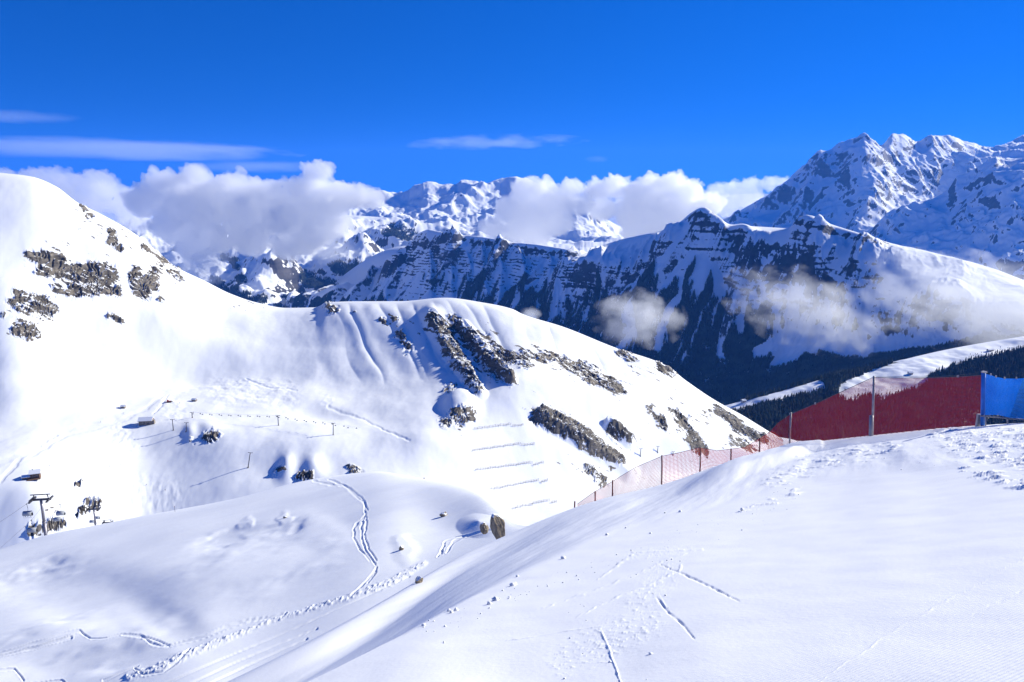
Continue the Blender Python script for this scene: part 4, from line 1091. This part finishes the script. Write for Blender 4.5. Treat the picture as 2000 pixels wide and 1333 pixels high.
# riders on the first chair: dark figures seen below the hood
def person_mesh(name, pose, mat, lean=0.0):
    """one continuous body grown over a skeleton"""
    if pose == 'sit':
        J = [((0, 0, 0.0), .13), ((0, .03, .25), .15), ((0, 0, .48), .16), ((0, -.02, .6), .06), ((0, -.03, .72), .10), ((0, -.03, .82), .09),
             ((-.2, 0, .5), .065), ((-.26, -.2, .28), .05), ((-.18, -.42, .25), .04), ((.2, 0, .5), .065), ((.26, -.2, .28), .05), ((.18, -.42, .25), .04),
             ((-.1, -.42, .02), .085), ((-.1, -.5, -.4), .065), ((-.1, -.62, -.45), .05), ((.1, -.42, .02), .085), ((.1, -.5, -.4), .065), ((.1, -.62, -.45), .05)]
    else:
        J = [((0, 0, .88), .13), ((0, -.08, 1.12), .15), ((0, -.16, 1.34), .16), ((0, -.2, 1.46), .06), ((0, -.23, 1.58), .10), ((0, -.23, 1.68), .09),
             ((-.2, -.16, 1.36), .065), ((-.34, -.22, 1.12), .05), ((-.32, -.46, 1.02), .04), ((.2, -.16, 1.36), .065), ((.34, -.22, 1.12), .05), ((.32, -.46, 1.02), .04),
             ((-.12, -.12, .48), .085), ((-.14, .02, .09), .065), ((-.14, -.16, .05), .05), ((.12, -.12, .48), .085), ((.14, .02, .09), .065), ((.14, -.16, .05), .05)]
    E = [(0, 1), (1, 2), (2, 3), (3, 4), (4, 5), (2, 6), (6, 7), (7, 8), (2, 9), (9, 10), (10, 11), (0, 12), (12, 13), (13, 14), (0, 15), (15, 16), (16, 17)]
    me = bpy.data.meshes.new(name); me.from_pydata([j[0] for j in J], E, [])
    o = bpy.data.objects.new(name, me); COL.objects.link(o)
    sk = o.modifiers.new('skin', 'SKIN')
    for v, j in zip(me.skin_vertices[0].data, J):
        v.radius = (j[1], j[1])
    me.skin_vertices[0].data[0].use_root = True
    o.modifiers.new('sub', 'SUBSURF').levels = 1
    dg = bpy.context.evaluated_depsgraph_get()
    m2 = bpy.data.meshes.new_from_object(o.evaluated_get(dg)); o.modifiers.clear(); o.data = m2
    m2.materials.clear(); m2.materials.append(mat)
    m2.polygons.foreach_set('use_smooth', [True] * len(m2.polygons))
    return o
c0 = Vector(P(52, 985, 275))
rider = person_mesh('person', 'sit', M['cloth_dark'])
tag(rider, 'rider in dark skiwear, middle of three on the upper left chair', 'person', 'riders on the bubble chair')
rider.location = c0 + Vector((0, 0.1, -4.55)); rider.rotation_euler = (0, 0, LA)
for sx, lab in ((-0.9, 'rider in dark skiwear, left of three on the upper left chair'), (0.9, 'rider in dark skiwear, right of three on the upper left chair')):
    r2 = rider.copy(); COL.objects.link(r2); r2.location = c0 + Vector((sx, 0.1 + sx * 0.15, -4.55)); r2['label'] = lab
# haul ropes
def cable(pts, r, sag, label, n=16):
    q = []
    for a, b in zip(pts[:-1], pts[1:]):
        for k in range(n):
            t = k / n
            p = Vector(a).lerp(Vector(b), t); p.z -= sag * (b - a).length * 4 * t * (1 - t); q.append(p)
    q.append(Vector(pts[-1]))
    return tag(MB().tube(q, r, 6).build('haul_rope', M['dark'], None, True), label, 'cable', 'haul ropes')
def heads(sx):
    out = []
    for px, ptop, d in [(80, 976, 280), (183, 995, 430), (210, 1021, 560)]:
        c = Vector(P(px, ptop, d)); out.append(c + Vector((math.cos(LA), math.sin(LA), 0)) * sx * 3.1 + Vector((0, 0, 0.55)))
    return out
hl, hr = heads(-1), heads(1)
cable([Vector(P(-40, 1045, 225))] + [Vector(P(52, 984.5, 275))] + hl, 0.045, 0.004, 'thin dark haul rope rising from lower left past the upper chair')
cable([Vector(P(-40, 1105, 215))] + [Vector(P(61, 1016.5, 268))] + hr, 0.03, 0.004, 'thinner haul rope on the right side of the pylons')

# ------------------------------------------------------------------ small lift across the basin
def t_pylon(base, h, arm, lab, grp, tilt=0.0, rz=0.3):
    t = empty('drag_lift_pylon', base, rz)
    t.rotation_euler = (0, tilt, rz)
    tag(t, lab, 'lift pylon', grp)
    MB().tube([(0, 0, -3), (0, 0, h)], 0.55, 10, 0.42).build('tower_tube', M['dark'], t, True)
    MB().box((0, 0, h), (arm, 0.4, 0.4)).build('crossarm', M['dark'], t)
    for sx in (-1, 1):
        MB().box((sx * arm * 0.42, 0, h + 0.3), (0.35, 1.8, 0.5)).build('sheave_train', M['dark'], t)
    MB().box((0, 0, -0.5), (2.0, 2.0, 1.2)).build('footing', M['grey_wood'], t)
    return t
grp = 'small lift pylons in the snowy basin'
tp = []
for px, pb, ptp, lab, tilt in [(339, 838, 816, 'small lift pylon just right of the lift station', 0.0), (362, 842, 824, 'small lift pylon in front of the snow-topped rocks', 0.08), (374, 814, 803, 'short lift pylon farther behind on the basin floor', 0.0), (543, 829, 809, 'lone pylon left of the hollow in the middle of the basin', 0.0),
                               (651, 847, 823, 'last pylon on the right of the basin lift', 0.05), (487, 912, 881, 'leaning pylon alone on the slope below the basin lift', 0.2)]:
    gpt = ground(Cw, px, pb); h = (pb - ptp) * gpt.y / F_PX * 1.04
    t_pylon(gpt, h, 5.0, lab, grp, tilt)
    tp.append(gpt + Vector((h * math.sin(tilt), 0, h)))
for px, pb, h, lab in [(1252, 889, 15, 'leftmost tiny pylon on the far slope behind the sparse red net'), (1286, 882, 12, 'middle tiny pylon on the far slope behind the sparse red net'), (1316, 887, 6, 'rightmost and shortest pylon on the far slope behind the red net')]:
    gpt = ground(Cw, px, pb)
    t_pylon(gpt, h * gpt.y / F_PX, 4.5, lab, 'tiny pylons behind the red net', 0.05)
def small_chair(p):
    return p
proto = empty('small_chair', (0, 0, 0), 0.3)
tag(proto, 'tiny dark chair hanging from the basin lift rope', 'lift chair', 'tiny chairs on the basin lift')
MB().tube([(0, 0, 0.2), (0.05, 0, -2.0)], 0.06, 6).build('hanger', M['dark'], proto)
MB().box((0, 0, -2.2), (1.7, 0.6, 0.14)).build('seat', M['seat'], proto)
MB().box((0, 0.3, -1.85), (1.7, 0.1, 0.7)).build('backrest', M['seat'], proto)
line = [tp[2], tp[3], tp[4]]
ends = [Vector(P(700, 836, 900)), ]
allp = [line[0], line[1], line[2], ends[0]]
k = 0
for off in (-2.1, 2.1):
    pts = [p + Vector((math.cos(0.3) * off, math.sin(0.3) * off, 0.3)) for p in allp]
    cable(pts, 0.035, 0.006, 'thin rope of the basin lift, %s strand' % ('left' if off < 0 else 'right'))
    for a, b, n in ((pts[0], pts[1], 9), (pts[1], pts[2], 6), (pts[2], pts[3], 2)):
        for i in range(n):
            t = (i + (0.3 if off < 0 else 0.7)) / n
            q = a.lerp(b, t); q.z -= 0.006 * (b - a).length * 4 * t * (1 - t)
            o = proto if k == 0 else copy_tree(proto)
            o.location = q; k += 1

# ------------------------------------------------------------------ buildings in the bowl
def gable(t, w, dp, h, rise, wall, end, over=0.6, snow=0.7, z0=0.0, x0=0.0, y0=0.0):
    """house body with gables on +-x ends, snowy roof"""
    MB().box((x0, y0, z0 + h / 2 - 1.0), (w, dp, h + 2.0)).build('wall', wall, t)
    for sx in (-1, 1):
        x = x0 + sx * w / 2
        MB().add([(x, y0 - dp / 2, z0 + h), (x, y0 + dp / 2, z0 + h), (x, y0, z0 + h + rise), (x - sx * 0.3, y0 - dp / 2, z0 + h), (x - sx * 0.3, y0 + dp / 2, z0 + h), (x - sx * 0.3, y0, z0 + h + rise)],
                 [(0, 1, 2), (3, 5, 4), (0, 3, 4, 1), (1, 4, 5, 2), (2, 5, 3, 0)]).build('gable', end, t)
    a = math.atan2(rise, dp / 2); L = (dp / 2 + over) / math.cos(a)
    for sy in (-1, 1):
        r = MB().box((0, 0, 0), (w + 2 * over, L, 0.25))
        c = Vector((x0, y0 + sy * (dp / 2 + over) / 2, z0 + h + rise / 2 - over * math.tan(a) / 2 + 0.15))
        o = r.build('roof', M['grey_wood'], t); o.location = c; o.rotation_euler = (-sy * a, 0, 0)
        q = MB().box((0, 0, 0.12 + snow / 2), (w + 2 * over - 0.1, L - 0.1, snow)).build('roof_snow', M['roof_snow'], o)

gpt = ground(Cw, 287, 826)
t = empty('lift_station', gpt, math.radians(10))
tag(t, 'grey boarded lift station with snowy roof and orange gable in the basin', 'building')
gable(t, 15, 9, 5.0, 2.6, M['grey_wood'], M['orange'], 0.8, 0.6)
MB().box((3.5, -4.55, 1.2), (3.0, 0.16, 2.4)).build('door', M['dark'], t)
for x in (-4.5, -1.0):
    f_ = MB().box((x, -4.54, 2.6), (1.5, 0.12, 1.2)).build('window', M['dark'], t)
    MB().box((x, -4.62, 2.6), (1.2, 0.05, 0.9)).build('pane', M['glass'], f_)
MB().box((9.0, -1, 2.3), (2.4, 5.0, 4.6)).build('end_shed', M['grey_wood'], t)

gpt = ground(Cw, 66, 932)
t = empty('mountain_restaurant', gpt, math.radians(24))
tag(t, 'orange timber mountain restaurant with snowy roof above the chairlift', 'building')
gable(t, 8.5, 7.5, 5.2, 2.0, M['wood'], M['orange'], 0.9, 0.6, 0.0, 2.5, 0.8)
gable(t, 6.5, 5.0, 3.0, 1.2, M['wood'], M['orange'], 0.6, 0.5, -0.4, -5.2, -1.0)
MB().box((1.5, -5.0, 0.1), (12, 4.0, 0.35)).build('terrace', M['wood'], t)
for x in (0.5, 2.5, 4.5):
    f_ = MB().box((x, -3.0, 2.9), (1.2, 0.12, 1.3)).build('window', M['plaster'], t)
    MB().box((x, -3.08, 2.9), (0.95, 0.05, 1.05)).build('pane', M['glass'], f_)
MB().box((6.83, 0.8, 2.2), (0.12, 3.6, 2.4)).build('balcony', M['wood'], t)
MB().box((0.3, 2.0, 7.6), (0.8, 0.8, 1.8)).build('chimney', M['grey_wood'], t)

gpt = ground(Cw, 241, 795)
t = empty('hut', gpt, 0.1); tag(t, 'small dark hut left of the lift station farther back', 'hut')
gable(t, 5, 4, 2.2, 1.2, M['grey_wood'], M['grey_wood'], 0.4, 0.4)
MB().box((0.6, -2.05, 0.9), (1.0, 0.1, 1.8)).build('door', M['dark'], t)
gpt = ground(Cw, 381, 782)
t = empty('hut', gpt, -0.2); tag(t, 'tiny grey hut at the back of the basin right of the snow groomer', 'hut')
gable(t, 6, 4, 2.0, 1.1, M['grey_wood'], M['grey_wood'], 0.4, 0.4)
MB().box((0.6, -2.05, 0.9), (1.0, 0.1, 1.8)).build('door', M['dark'], t)

gpt = ground(Cw, 332, 784)
t = empty('snow_groomer', gpt, 0.5); tag(t, 'red snow groomer parked at the end of its track', 'snow groomer')
MB().box((0, 0, 1.2), (5.0, 2.6, 0.9)).build('body', M['red'], t)
c_ = MB().box((-1.2, 0, 2.4), (2.0, 2.4, 1.6)).build('cab', M['red'], t); MB().box((-2.22, 0, 2.5), (0.06, 2.1, 1.1)).build('windscreen', M['glass'], c_)
for sy in (-1, 1): MB().tube([(-2.2, sy * 1.6, 0.6), (2.2, sy * 1.6, 0.6)], 0.01, 4).box((0, sy * 1.7, 0.6), (5.2, 1.2, 1.1)).build('track', M['black'], t)
MB().box((-3.6, 0, 0.8), (0.3, 5.0, 1.3)).build('blade', M['red'], t); MB().box((3.6, 0, 0.6), (1.2, 4.6, 0.7)).build('tiller', M['dark'], t)

# ------------------------------------------------------------------ skiers, far off on the slopes
body = person_mesh('person', 'stand', M['cloth_dark'])
sk = MB().box((-.14, -.1, .02), (.09, 1.7, .025)).box((.14, -.1, .02), (.09, 1.7, .025)).build('ski', M['red'], body)
pl = MB().tube([(-.32, -.46, 1.04), (-.5, -.1, .0)], .012, 5).tube([(.32, -.46, 1.04), (.5, -.1, .0)], .012, 5).build('ski_pole', M['dark'], body)
tag(body, 'skier in dark clothes alone on the wide slope, left of two', 'person', 'skiers on the slopes')
for i, (px, py, lab) in enumerate([(288, 948, 'skier in dark clothes alone on the wide slope, left of two'), (324, 956, 'skier in dark clothes on the wide slope, right of two'), (215, 910, 'skier in dark clothes below the mogul field, left of two'), (236, 906, 'skier in dark clothes below the mogul field, right of two'),
                                    (352, 786, 'skier in dark clothes standing right of the red snow groomer'), (196, 823, 'skier in dark clothes on the piste left of the lift station'), (241, 806, 'skier in dark clothes on the piste below the dark hut'), (97, 908, 'skier in dark clothes just right of the mountain restaurant')]):
    o = body if i == 0 else copy_tree(body)
    o.location = ground(Cw, px, py); o.rotation_euler = (0, 0, 0.7 * i); o['label'] = lab

# marker poles
def pole(loc, h, lab):
    t = empty('marker_pole', loc); tag(t, lab, 'marker pole')
    MB().tube([(0, 0, -0.4), (0, 0, h)], 0.05, 8).build('pole', M['dark'], t); MB().tube([(0, 0, h - 0.35), (0, 0, h)], 0.075, 8).build('cap', M['red_post'], t)
gpt = ground(B, 342, 997); pole(gpt, 2.0, 'thin marker pole on the crest of the shaded hillside')
gpt = ground(Cw, 208, 808 + 8); pole(gpt, 3.0, 'thin piste pole left of the lift station')

# ------------------------------------------------------------------ avalanche barriers
bars = [((927, 837), (1000, 828)), ((1003, 832), (1024, 829)), ((924, 880), (1018, 866)), ((1021, 869), (1046, 866)), ((930, 918), (1039, 903)), ((1042, 908), (1063, 902)), ((962, 955), (1054, 937)), ((1057, 942), (1072, 937)), ((1003, 994), (1074, 976)), ((1078, 982), (1090, 978))]
names = ['topmost', 'second', 'third', 'fourth', 'lowest']
for i, (a, b) in enumerate(bars):
    n = max(4, int(math.hypot(b[0] - a[0], b[1] - a[1]) / 5))
    pts = [ground(Cw, a[0] + (b[0] - a[0]) * k / n, a[1] + (b[1] - a[1]) * k / n) for k in range(n + 1)]
    t = empty('avalanche_barrier', pts[0]); tag(t, '%s avalanche barrier row on the steep slope, %s part' % (names[i // 2], 'long left' if i % 2 == 0 else 'short right'), 'avalanche barrier', 'avalanche barriers')
    R = np.random.RandomState(i)
    hp = [2.3 + 0.8 * R.rand() for _ in pts]
    for p, h in zip(pts, hp):
        q = p - pts[0]
        MB().tube([q + Vector((0, 0, -0.5)), q + Vector((0, 0.7, h))], 0.11, 6).tube([q + Vector((0, -1.3, -0.4)), q + Vector((0, 0.5, h * 0.8))], 0.07, 5).build('post', M['rust'], t)
    for zf in (0.45, 0.75, 1.0):
        MB().tube([p - pts[0] + Vector((0, 0.7 * zf, h * zf)) for p, h in zip(pts, hp)], 0.085, 5).build('rail', M['rust'], t)

# ------------------------------------------------------------------ chalets and single spruces across the valley
def chalet(px, py, rz, w, lab):
    gpt = ground(Ew, px, py)
    t = empty('chalet', gpt, rz); tag(t, lab, 'chalet', 'chalets on the sunny pasture')
    gable(t, w, w * 0.75, w * 0.45, w * 0.22, M['plaster'], M['wood'], 0.8, 0.5)
    for x in (-w * 0.25, w * 0.2):
        f_ = MB().box((x, -w * 0.375 - 0.05, w * 0.25), (1.4, 0.14, 1.5)).build('window', M['wood'], t); MB().box((x, -w * 0.375 - 0.13, w * 0.25), (1.1, 0.05, 1.2)).build('pane', M['glass'], f_)
    MB().box((w * 0.0, -w * 0.375 - 0.05, w * 0.11), (1.2, 0.14, 2.2)).build('door', M['wood'], t)
chalet(1932, 684, 0.2, 13, 'pale chalet on the upper pasture near the cloud, left of two'); chalet(1938, 683, 0.1, 10, 'brown-gabled chalet on the upper pasture, right of two')
chalet(1778, 729, 0.0, 14, 'low chalet in the middle of the pasture above the red net'); chalet(1452, 783, 0.3, 14, 'chalet in the lower clearing left of the red net')
R = np.random.RandomState(77)
edge = [(1660, 772), (1700, 770), (1740, 768), (1790, 762), (1820, 750), (1850, 735), (1868, 722), (1880, 712), (1900, 704), (1925, 700), (1950, 694), (1975, 688), (2000, 684)]
v, f = tree_mesh(np.array([[0, 0, -0.5]]), np.array([17.0]), np.array([3.0]), 201, 4, 9)
spr = mesh_np('spruce_tree', v, f, m_wood)
tag(spr, 'dark single spruce on the lower edge of the sunny pasture', 'tree', 'spruces along the pasture edge')
k = 0
for (x0, y0), (x1, y1) in zip(edge[:-1], edge[1:]):
    for i in range(6):
        t_ = R.rand(); o = spr if k == 0 else spr.copy()
        if k: COL.objects.link(o)
        o.location = ground(Ew, x0 + (x1 - x0) * t_, y0 + (y1 - y0) * t_ + R.uniform(-2, 3)); sc_ = R.uniform(0.65, 1.25)
        o.scale = (sc_, sc_, sc_ * R.uniform(0.9, 1.2)); o.rotation_euler = (0, 0, R.rand() * 6); k += 1

# ------------------------------------------------------------------ safety nets along the piste
def net_mat(name, col, cell, strand, cover):
    """knotted netting: strands opaque, gaps clear; cover is the part of each cell the strands fill"""
    m, nt, out = nodes(name)
    N = nt.nodes.new; L = nt.links.new
    d = N('ShaderNodeBsdfPrincipled'); d.inputs['Base Color'].default_value = col + (1,); d.inputs['Roughness'].default_value = 0.6
    tl = N('ShaderNodeBsdfTranslucent'); tl.inputs['Color'].default_value = col + (1,)
    m1 = N('ShaderNodeMixShader'); m1.inputs[0].default_value = 0.25; L(d.outputs[0], m1.inputs[1]); L(tl.outputs[0], m1.inputs[2])
    tr = N('ShaderNodeBsdfTransparent')
    uv = N('ShaderNodeUVMap')
    sx = N('ShaderNodeSeparateXYZ'); L(uv.outputs[0], sx.inputs[0])
    fs_ = []
    for ax_ in ('X', 'Y'):
        a = N('ShaderNodeMath'); a.operation = 'DIVIDE'; a.inputs[1].default_value = cell; L(sx.outputs[ax_], a.inputs[0])
        f_ = N('ShaderNodeMath'); f_.operation = 'FRACT'; L(a.outputs[0], f_.inputs[0])
        l_ = N('ShaderNodeMath'); l_.operation = 'LESS_THAN'; l_.inputs[1].default_value = strand; L(f_.outputs[0], l_.inputs[0])
        fs_.append(l_)
    mxm = N('ShaderNodeMath'); mxm.operation = 'MAXIMUM'; L(fs_[0].outputs[0], mxm.inputs[0]); L(fs_[1].outputs[0], mxm.inputs[1])
    cv = N('ShaderNodeMath'); cv.operation = 'MAXIMUM'; cv.inputs[1].default_value = cover; L(mxm.outputs[0], cv.inputs[0])
    mx = N('ShaderNodeMixShader'); L(cv.outputs[0], mx.inputs[0]); L(tr.outputs[0], mx.inputs[1]); L(m1.outputs[0], mx.inputs[2])
    L(mx.outputs[0], out.inputs[0])
    return m

def net(name, top, bot, mat, parent, nx=60, ny=14, seed=0, wav=0.12):
    """hanging net between a top line and a bottom line (lists of Vectors in parent space)"""
    def along(pts, t):
        L_ = np.cumsum([0] + [(b - a).length for a, b in zip(pts[:-1], pts[1:])]); q = t * L_[-1]
        i = min(len(pts) - 2, max(0, int(np.searchsorted(L_, q) - 1))); w = (q - L_[i]) / max(1e-6, L_[i + 1] - L_[i])
        return pts[i].lerp(pts[i + 1], w), q
    V, U = [], []
    for i in range(nx + 1):
        a, q = along(top, i / nx); b, _ = along(bot, i / nx)
        for j in range(ny + 1):
            s_ = j / ny
            p = a.lerp(b, s_)
            w_ = float(pn(np.array([q * 0.8 + seed]), np.array([s_ * 1.2 + seed]), 181)[0]) * wav * math.sin(math.pi * min(1, s_ * 0.9 + 0.08))
            V.append(p + Vector((0.2 * w_, w_, 0))); U.append((q, s_ * (a - b).length))
    Fc = [(i * (ny + 1) + j, (i + 1) * (ny + 1) + j, (i + 1) * (ny + 1) + j + 1, i * (ny + 1) + j + 1) for i in range(nx) for j in range(ny)]
    mb = MB(); mb.add(V, Fc); o = mb.build(name, mat, parent, True)
    uvl = o.data.uv_layers.new(name='UVMap')
    for l in o.data.loops: uvl.data[l.index].uv = U[l.vertex_index]
    return o
m_red = net_mat('red_netting', (0.26, 0.007, 0.014), 0.06, 0.24, 0.0)
m_red2 = net_mat('sparse_red_netting', (0.60, 0.035, 0.015), 0.09, 0.23, 0.0)
m_blue = net_mat('blue_netting', (0.012, 0.22, 0.92), 0.05, 0.5, 0.35)
m_blue2 = net_mat('dark_blue_netting', (0.02, 0.20, 0.52), 0.05, 0.35, 0.2)

def at(px, py, d): return Vector(P(px, py, d))
dN = lambda px: float(np.interp(px, [1480, 1543, 1705, 1918, 2100], [43.0, 42.5, 37.3, 32.4, 30.0]))
base = at(1705, 855, dN(1705))
t = empty('safety_net_fence', base)
tag(t, 'tall dark red safety net between slim posts along the piste edge', 'safety net')
top = [at(x, y, dN(x)) - base for x, y in [(1500, 846), (1520, 826), (1543, 810), (1592, 790), (1650, 763), (1705, 738), (1760, 739), (1820, 739), (1870, 737), (1917, 734)]]
bot = [at(x, y, dN(x)) - base for x, y in [(1500, 882), (1543, 874), (1600, 868), (1705, 862), (1800, 848), (1880, 842), (1917, 838)]]
net('net', top, bot, m_red, t, 140, 18, 1, 0.26)
MB().tube([q + Vector((0, 0, 0.01)) for q in top], 0.014, 6).build('top_rope', M['rope'], t)
lf = [at(x, y, dN(x)) - base for x, y in [(1905, 730), (1820, 737), (1705, 735)]]
MB().tube(lf, 0.008, 5).build('stay_wire', M['rope'], t)
for px, pt_, pb, r in [(1543, 806, 872, 0.05), (1705, 735, 858, 0.055)]:
    MB().tube([at(px - 1, pb, dN(px)) - base + Vector((0, -0.05, -0.5)), at(px + 1, pt_, dN(px)) - base + Vector((0, -0.05, 0))], r, 10).build('post', M['post'], t, True)
MB().tube([at(1700, 866, dN(1705)) - base + Vector((0, -0.1, -0.4)), at(1700, 811, dN(1705)) - base + Vector((0, -0.1, 0))], 0.10, 12).build('short_post', M['post'], t, True)
for q in (top[2], top[3], top[4], top[8]):
    MB().box(q + Vector((0, -0.02, 0.05)), (0.07, 0.07, 0.10)).build('clip', M['post'], t)

base = at(1922, 826, 32.0)
t = empty('blue_net_fence', base)
tag(t, 'bright blue safety net on a metal frame at the right edge', 'safety net')
top = [at(x, y, 32.0) - base for x, y in [(1921, 731), (1935, 733), (1945, 737), (1962, 740), (1985, 740), (2010, 738), (2060, 742), (2160, 741), (2260, 738)]]
bot = [at(x, y, 31.9) - base for x, y in [(1919, 811), (1950, 811), (1975, 817), (2010, 822), (2060, 826), (2160, 830), (2260, 832)]]
net('net', top, bot, m_blue, t, 120, 16, 3, 0.20)
MB().tube([at(2262, 850, 31.3) - base, at(2262, 732, 31.3) - base], 0.085, 12).build('post', M['blue_pad'], t, True)
top2 = [at(x, y, 31.6) - base for x, y in [(1998, 741), (2060, 742), (2240, 739)]]
bot2 = [at(x, y, 31.6) - base for x, y in [(1972, 815), (2060, 824), (2240, 831)]]
net('net', top2, bot2, m_blue2, t, 24, 14, 4, 0.06)
MB().tube([at(1919, 832, 31.9) - base, at(1921, 727, 31.9) - base], 0.085, 12).build('post', M['blue_pad'], t, True)
MB().tube([at(1921, 731, 31.9) - base, at(1921, 725, 31.9) - base], 0.05, 10).box(at(1922, 727, 31.8) - base, (0.22, 0.1, 0.06)).build('post_cap', M['post'], t)
MB().box(at(1911, 822, 32.1) - base, (0.16, 0.14, 0.60)).build('stand', M['post'], t)
MB().tube([at(1915, 812.5, 31.8) - base, at(1968, 817, 31.7) - base, at(2060, 826, 31.5) - base, at(2260, 834, 31.2) - base], 0.035, 8).build('rail', M['post'], t)
for px in (1925, 1968, 2030, 2110, 2190, 2255): MB().tube([at(px, 813 + (px - 1915) * 0.09, 31.7) - base, at(px, 850, 31.7) - base], 0.03, 8).build('leg', M['post'], t)
for q in top[1:6]: MB().box(q + Vector((0, 0, 0.03)), (0.05, 0.05, 0.09)).build('clip', M['post'], t)

dL = lambda px: float(np.interp(px, [1000, 1160, 1196, 1292, 1367, 1427, 1483, 1520], [40, 44.2, 45, 46.8, 46.3, 45.3, 44.2, 43.4]))
base = at(1292, 950, dL(1292))
t = empty('safety_net_fence', base)
tag(t, 'sparse pale red safety net with dark posts running down the slope', 'safety net')
top = [at(x, y, dL(x)) - base for x, y in [(1128, 985), (1160, 962), (1196, 941), (1240, 914), (1292, 892), (1330, 884), (1367, 875), (1400, 881), (1427, 878), (1455, 874), (1483, 857), (1508, 842), (1520, 850), (1530, 862)]]
bot = [at(x, y, dL(x)) - base for x, y in [(1128, 1000), (1196, 978), (1292, 960), (1367, 930), (1427, 908), (1483, 892), (1530, 882)]]
net('net', top, bot, m_red2, t, 130, 12, 5, 0.25)
MB().tube([q + Vector((0, 0, 0.01)) for q in top], 0.011, 6).build('top_rope', M['rope'], t)
for px, pt_, pb in [(1122, 979, 990), (1162, 959, 978), (1196, 938, 968), (1292, 889, 954), (1367, 873, 922), (1427, 876, 904), (1483, 855, 888)]:
    MB().tube([at(px, pb, dL(px)) - base + Vector((0, -0.06, -0.2)), at(px + 0.5, pt_, dL(px)) - base + Vector((0, -0.06, 0))], 0.045, 8).build('post', M['red_post'], t, True)

# loose clods of snow on the bank and the piste
R = np.random.RandomState(91)
import bmesh
bm = bmesh.new(); bmesh.ops.create_icosphere(bm, subdivisions=2, radius=1.0)
iv = np.array([q.co[:] for q in bm.verts]); fi = np.array([[w.index for w in q.verts] for q in bm.faces]); bm.free()
spots = []
big = [(1100, 1089, 0.07), (1186, 1043, 0.06), (1222, 1029, 0.04), (1328, 998, 0.07), (1000, 1142, 0.06), (968, 1170, 0.07), (955, 1178, 0.05), (890, 1190, 0.05), (876, 1192, 0.04), (1004, 1140, 0.05), (880, 1195, 0.04), (1010, 1124, 0.04), (1450, 995, 0.06), (826, 1220, 0.04), (1300, 1000, 0.04), (1270, 1040, 0.04)]
for px, py, r in big: spots.append((ground(A, px, py), r * 0.75))
for _ in range(150):
    t_ = R.rand()
    if R.rand() < 0.7: px, py = 800 + 760 * t_, 1235 - 270 * t_ + R.normal() * 16
    elif R.rand() < 0.5: px, py = R.uniform(1560, 2000), R.uniform(845, 930)
    else: px, py = R.uniform(1080, 1330), R.uniform(1080, 1330)
    spots.append((ground(A, px, py), 0.005 + 0.015 * R.rand() ** 3))
V, Fc = [], []
for i, (p, r) in enumerate(spots):
    w = iv * (1 + 0.25 * R.normal(size=(len(iv), 1)) * 0.6) * r * [1, 1, 0.8]
    V.append(w + np.array(p) + [0, 0, r * 0.35]); Fc.append(fi + i * len(iv))
tag(mesh_np('snow_clods', np.concatenate(V), np.concatenate(Fc), M['roof_snow'], None, True), 'loose white snow clods scattered along the piste edge', 'snow', kind='stuff')

# ------------------------------------------------------------------ clear mountain air
HZ = 1
if HZ:
    m, nt, out = nodes('clear_air')
    pv = nt.nodes.new('ShaderNodeVolumePrincipled')
    pv.inputs['Color'].default_value = (0.07, 0.30, 1.0, 1); pv.inputs['Density'].default_value = 1.8e-5
    pv.inputs['Anisotropy'].default_value = 0.1
    nt.links.new(pv.outputs[0], out.inputs['Volume'])
    x0, x1, y0, y1, z0, z1 = -46000, 46000, -46000, 46000, -2600, 1500
    v = np.array([(x, y, z) for x in (x0, x1) for y in (y0, y1) for z in (z0, z1)], float)
    f = np.array([(0, 1, 3, 2), (4, 6, 7, 5), (0, 4, 5, 1), (2, 3, 7, 6), (0, 2, 6, 4), (1, 5, 7, 3)])
    struct(mesh_np('haze', v, f, m), 'stuff')
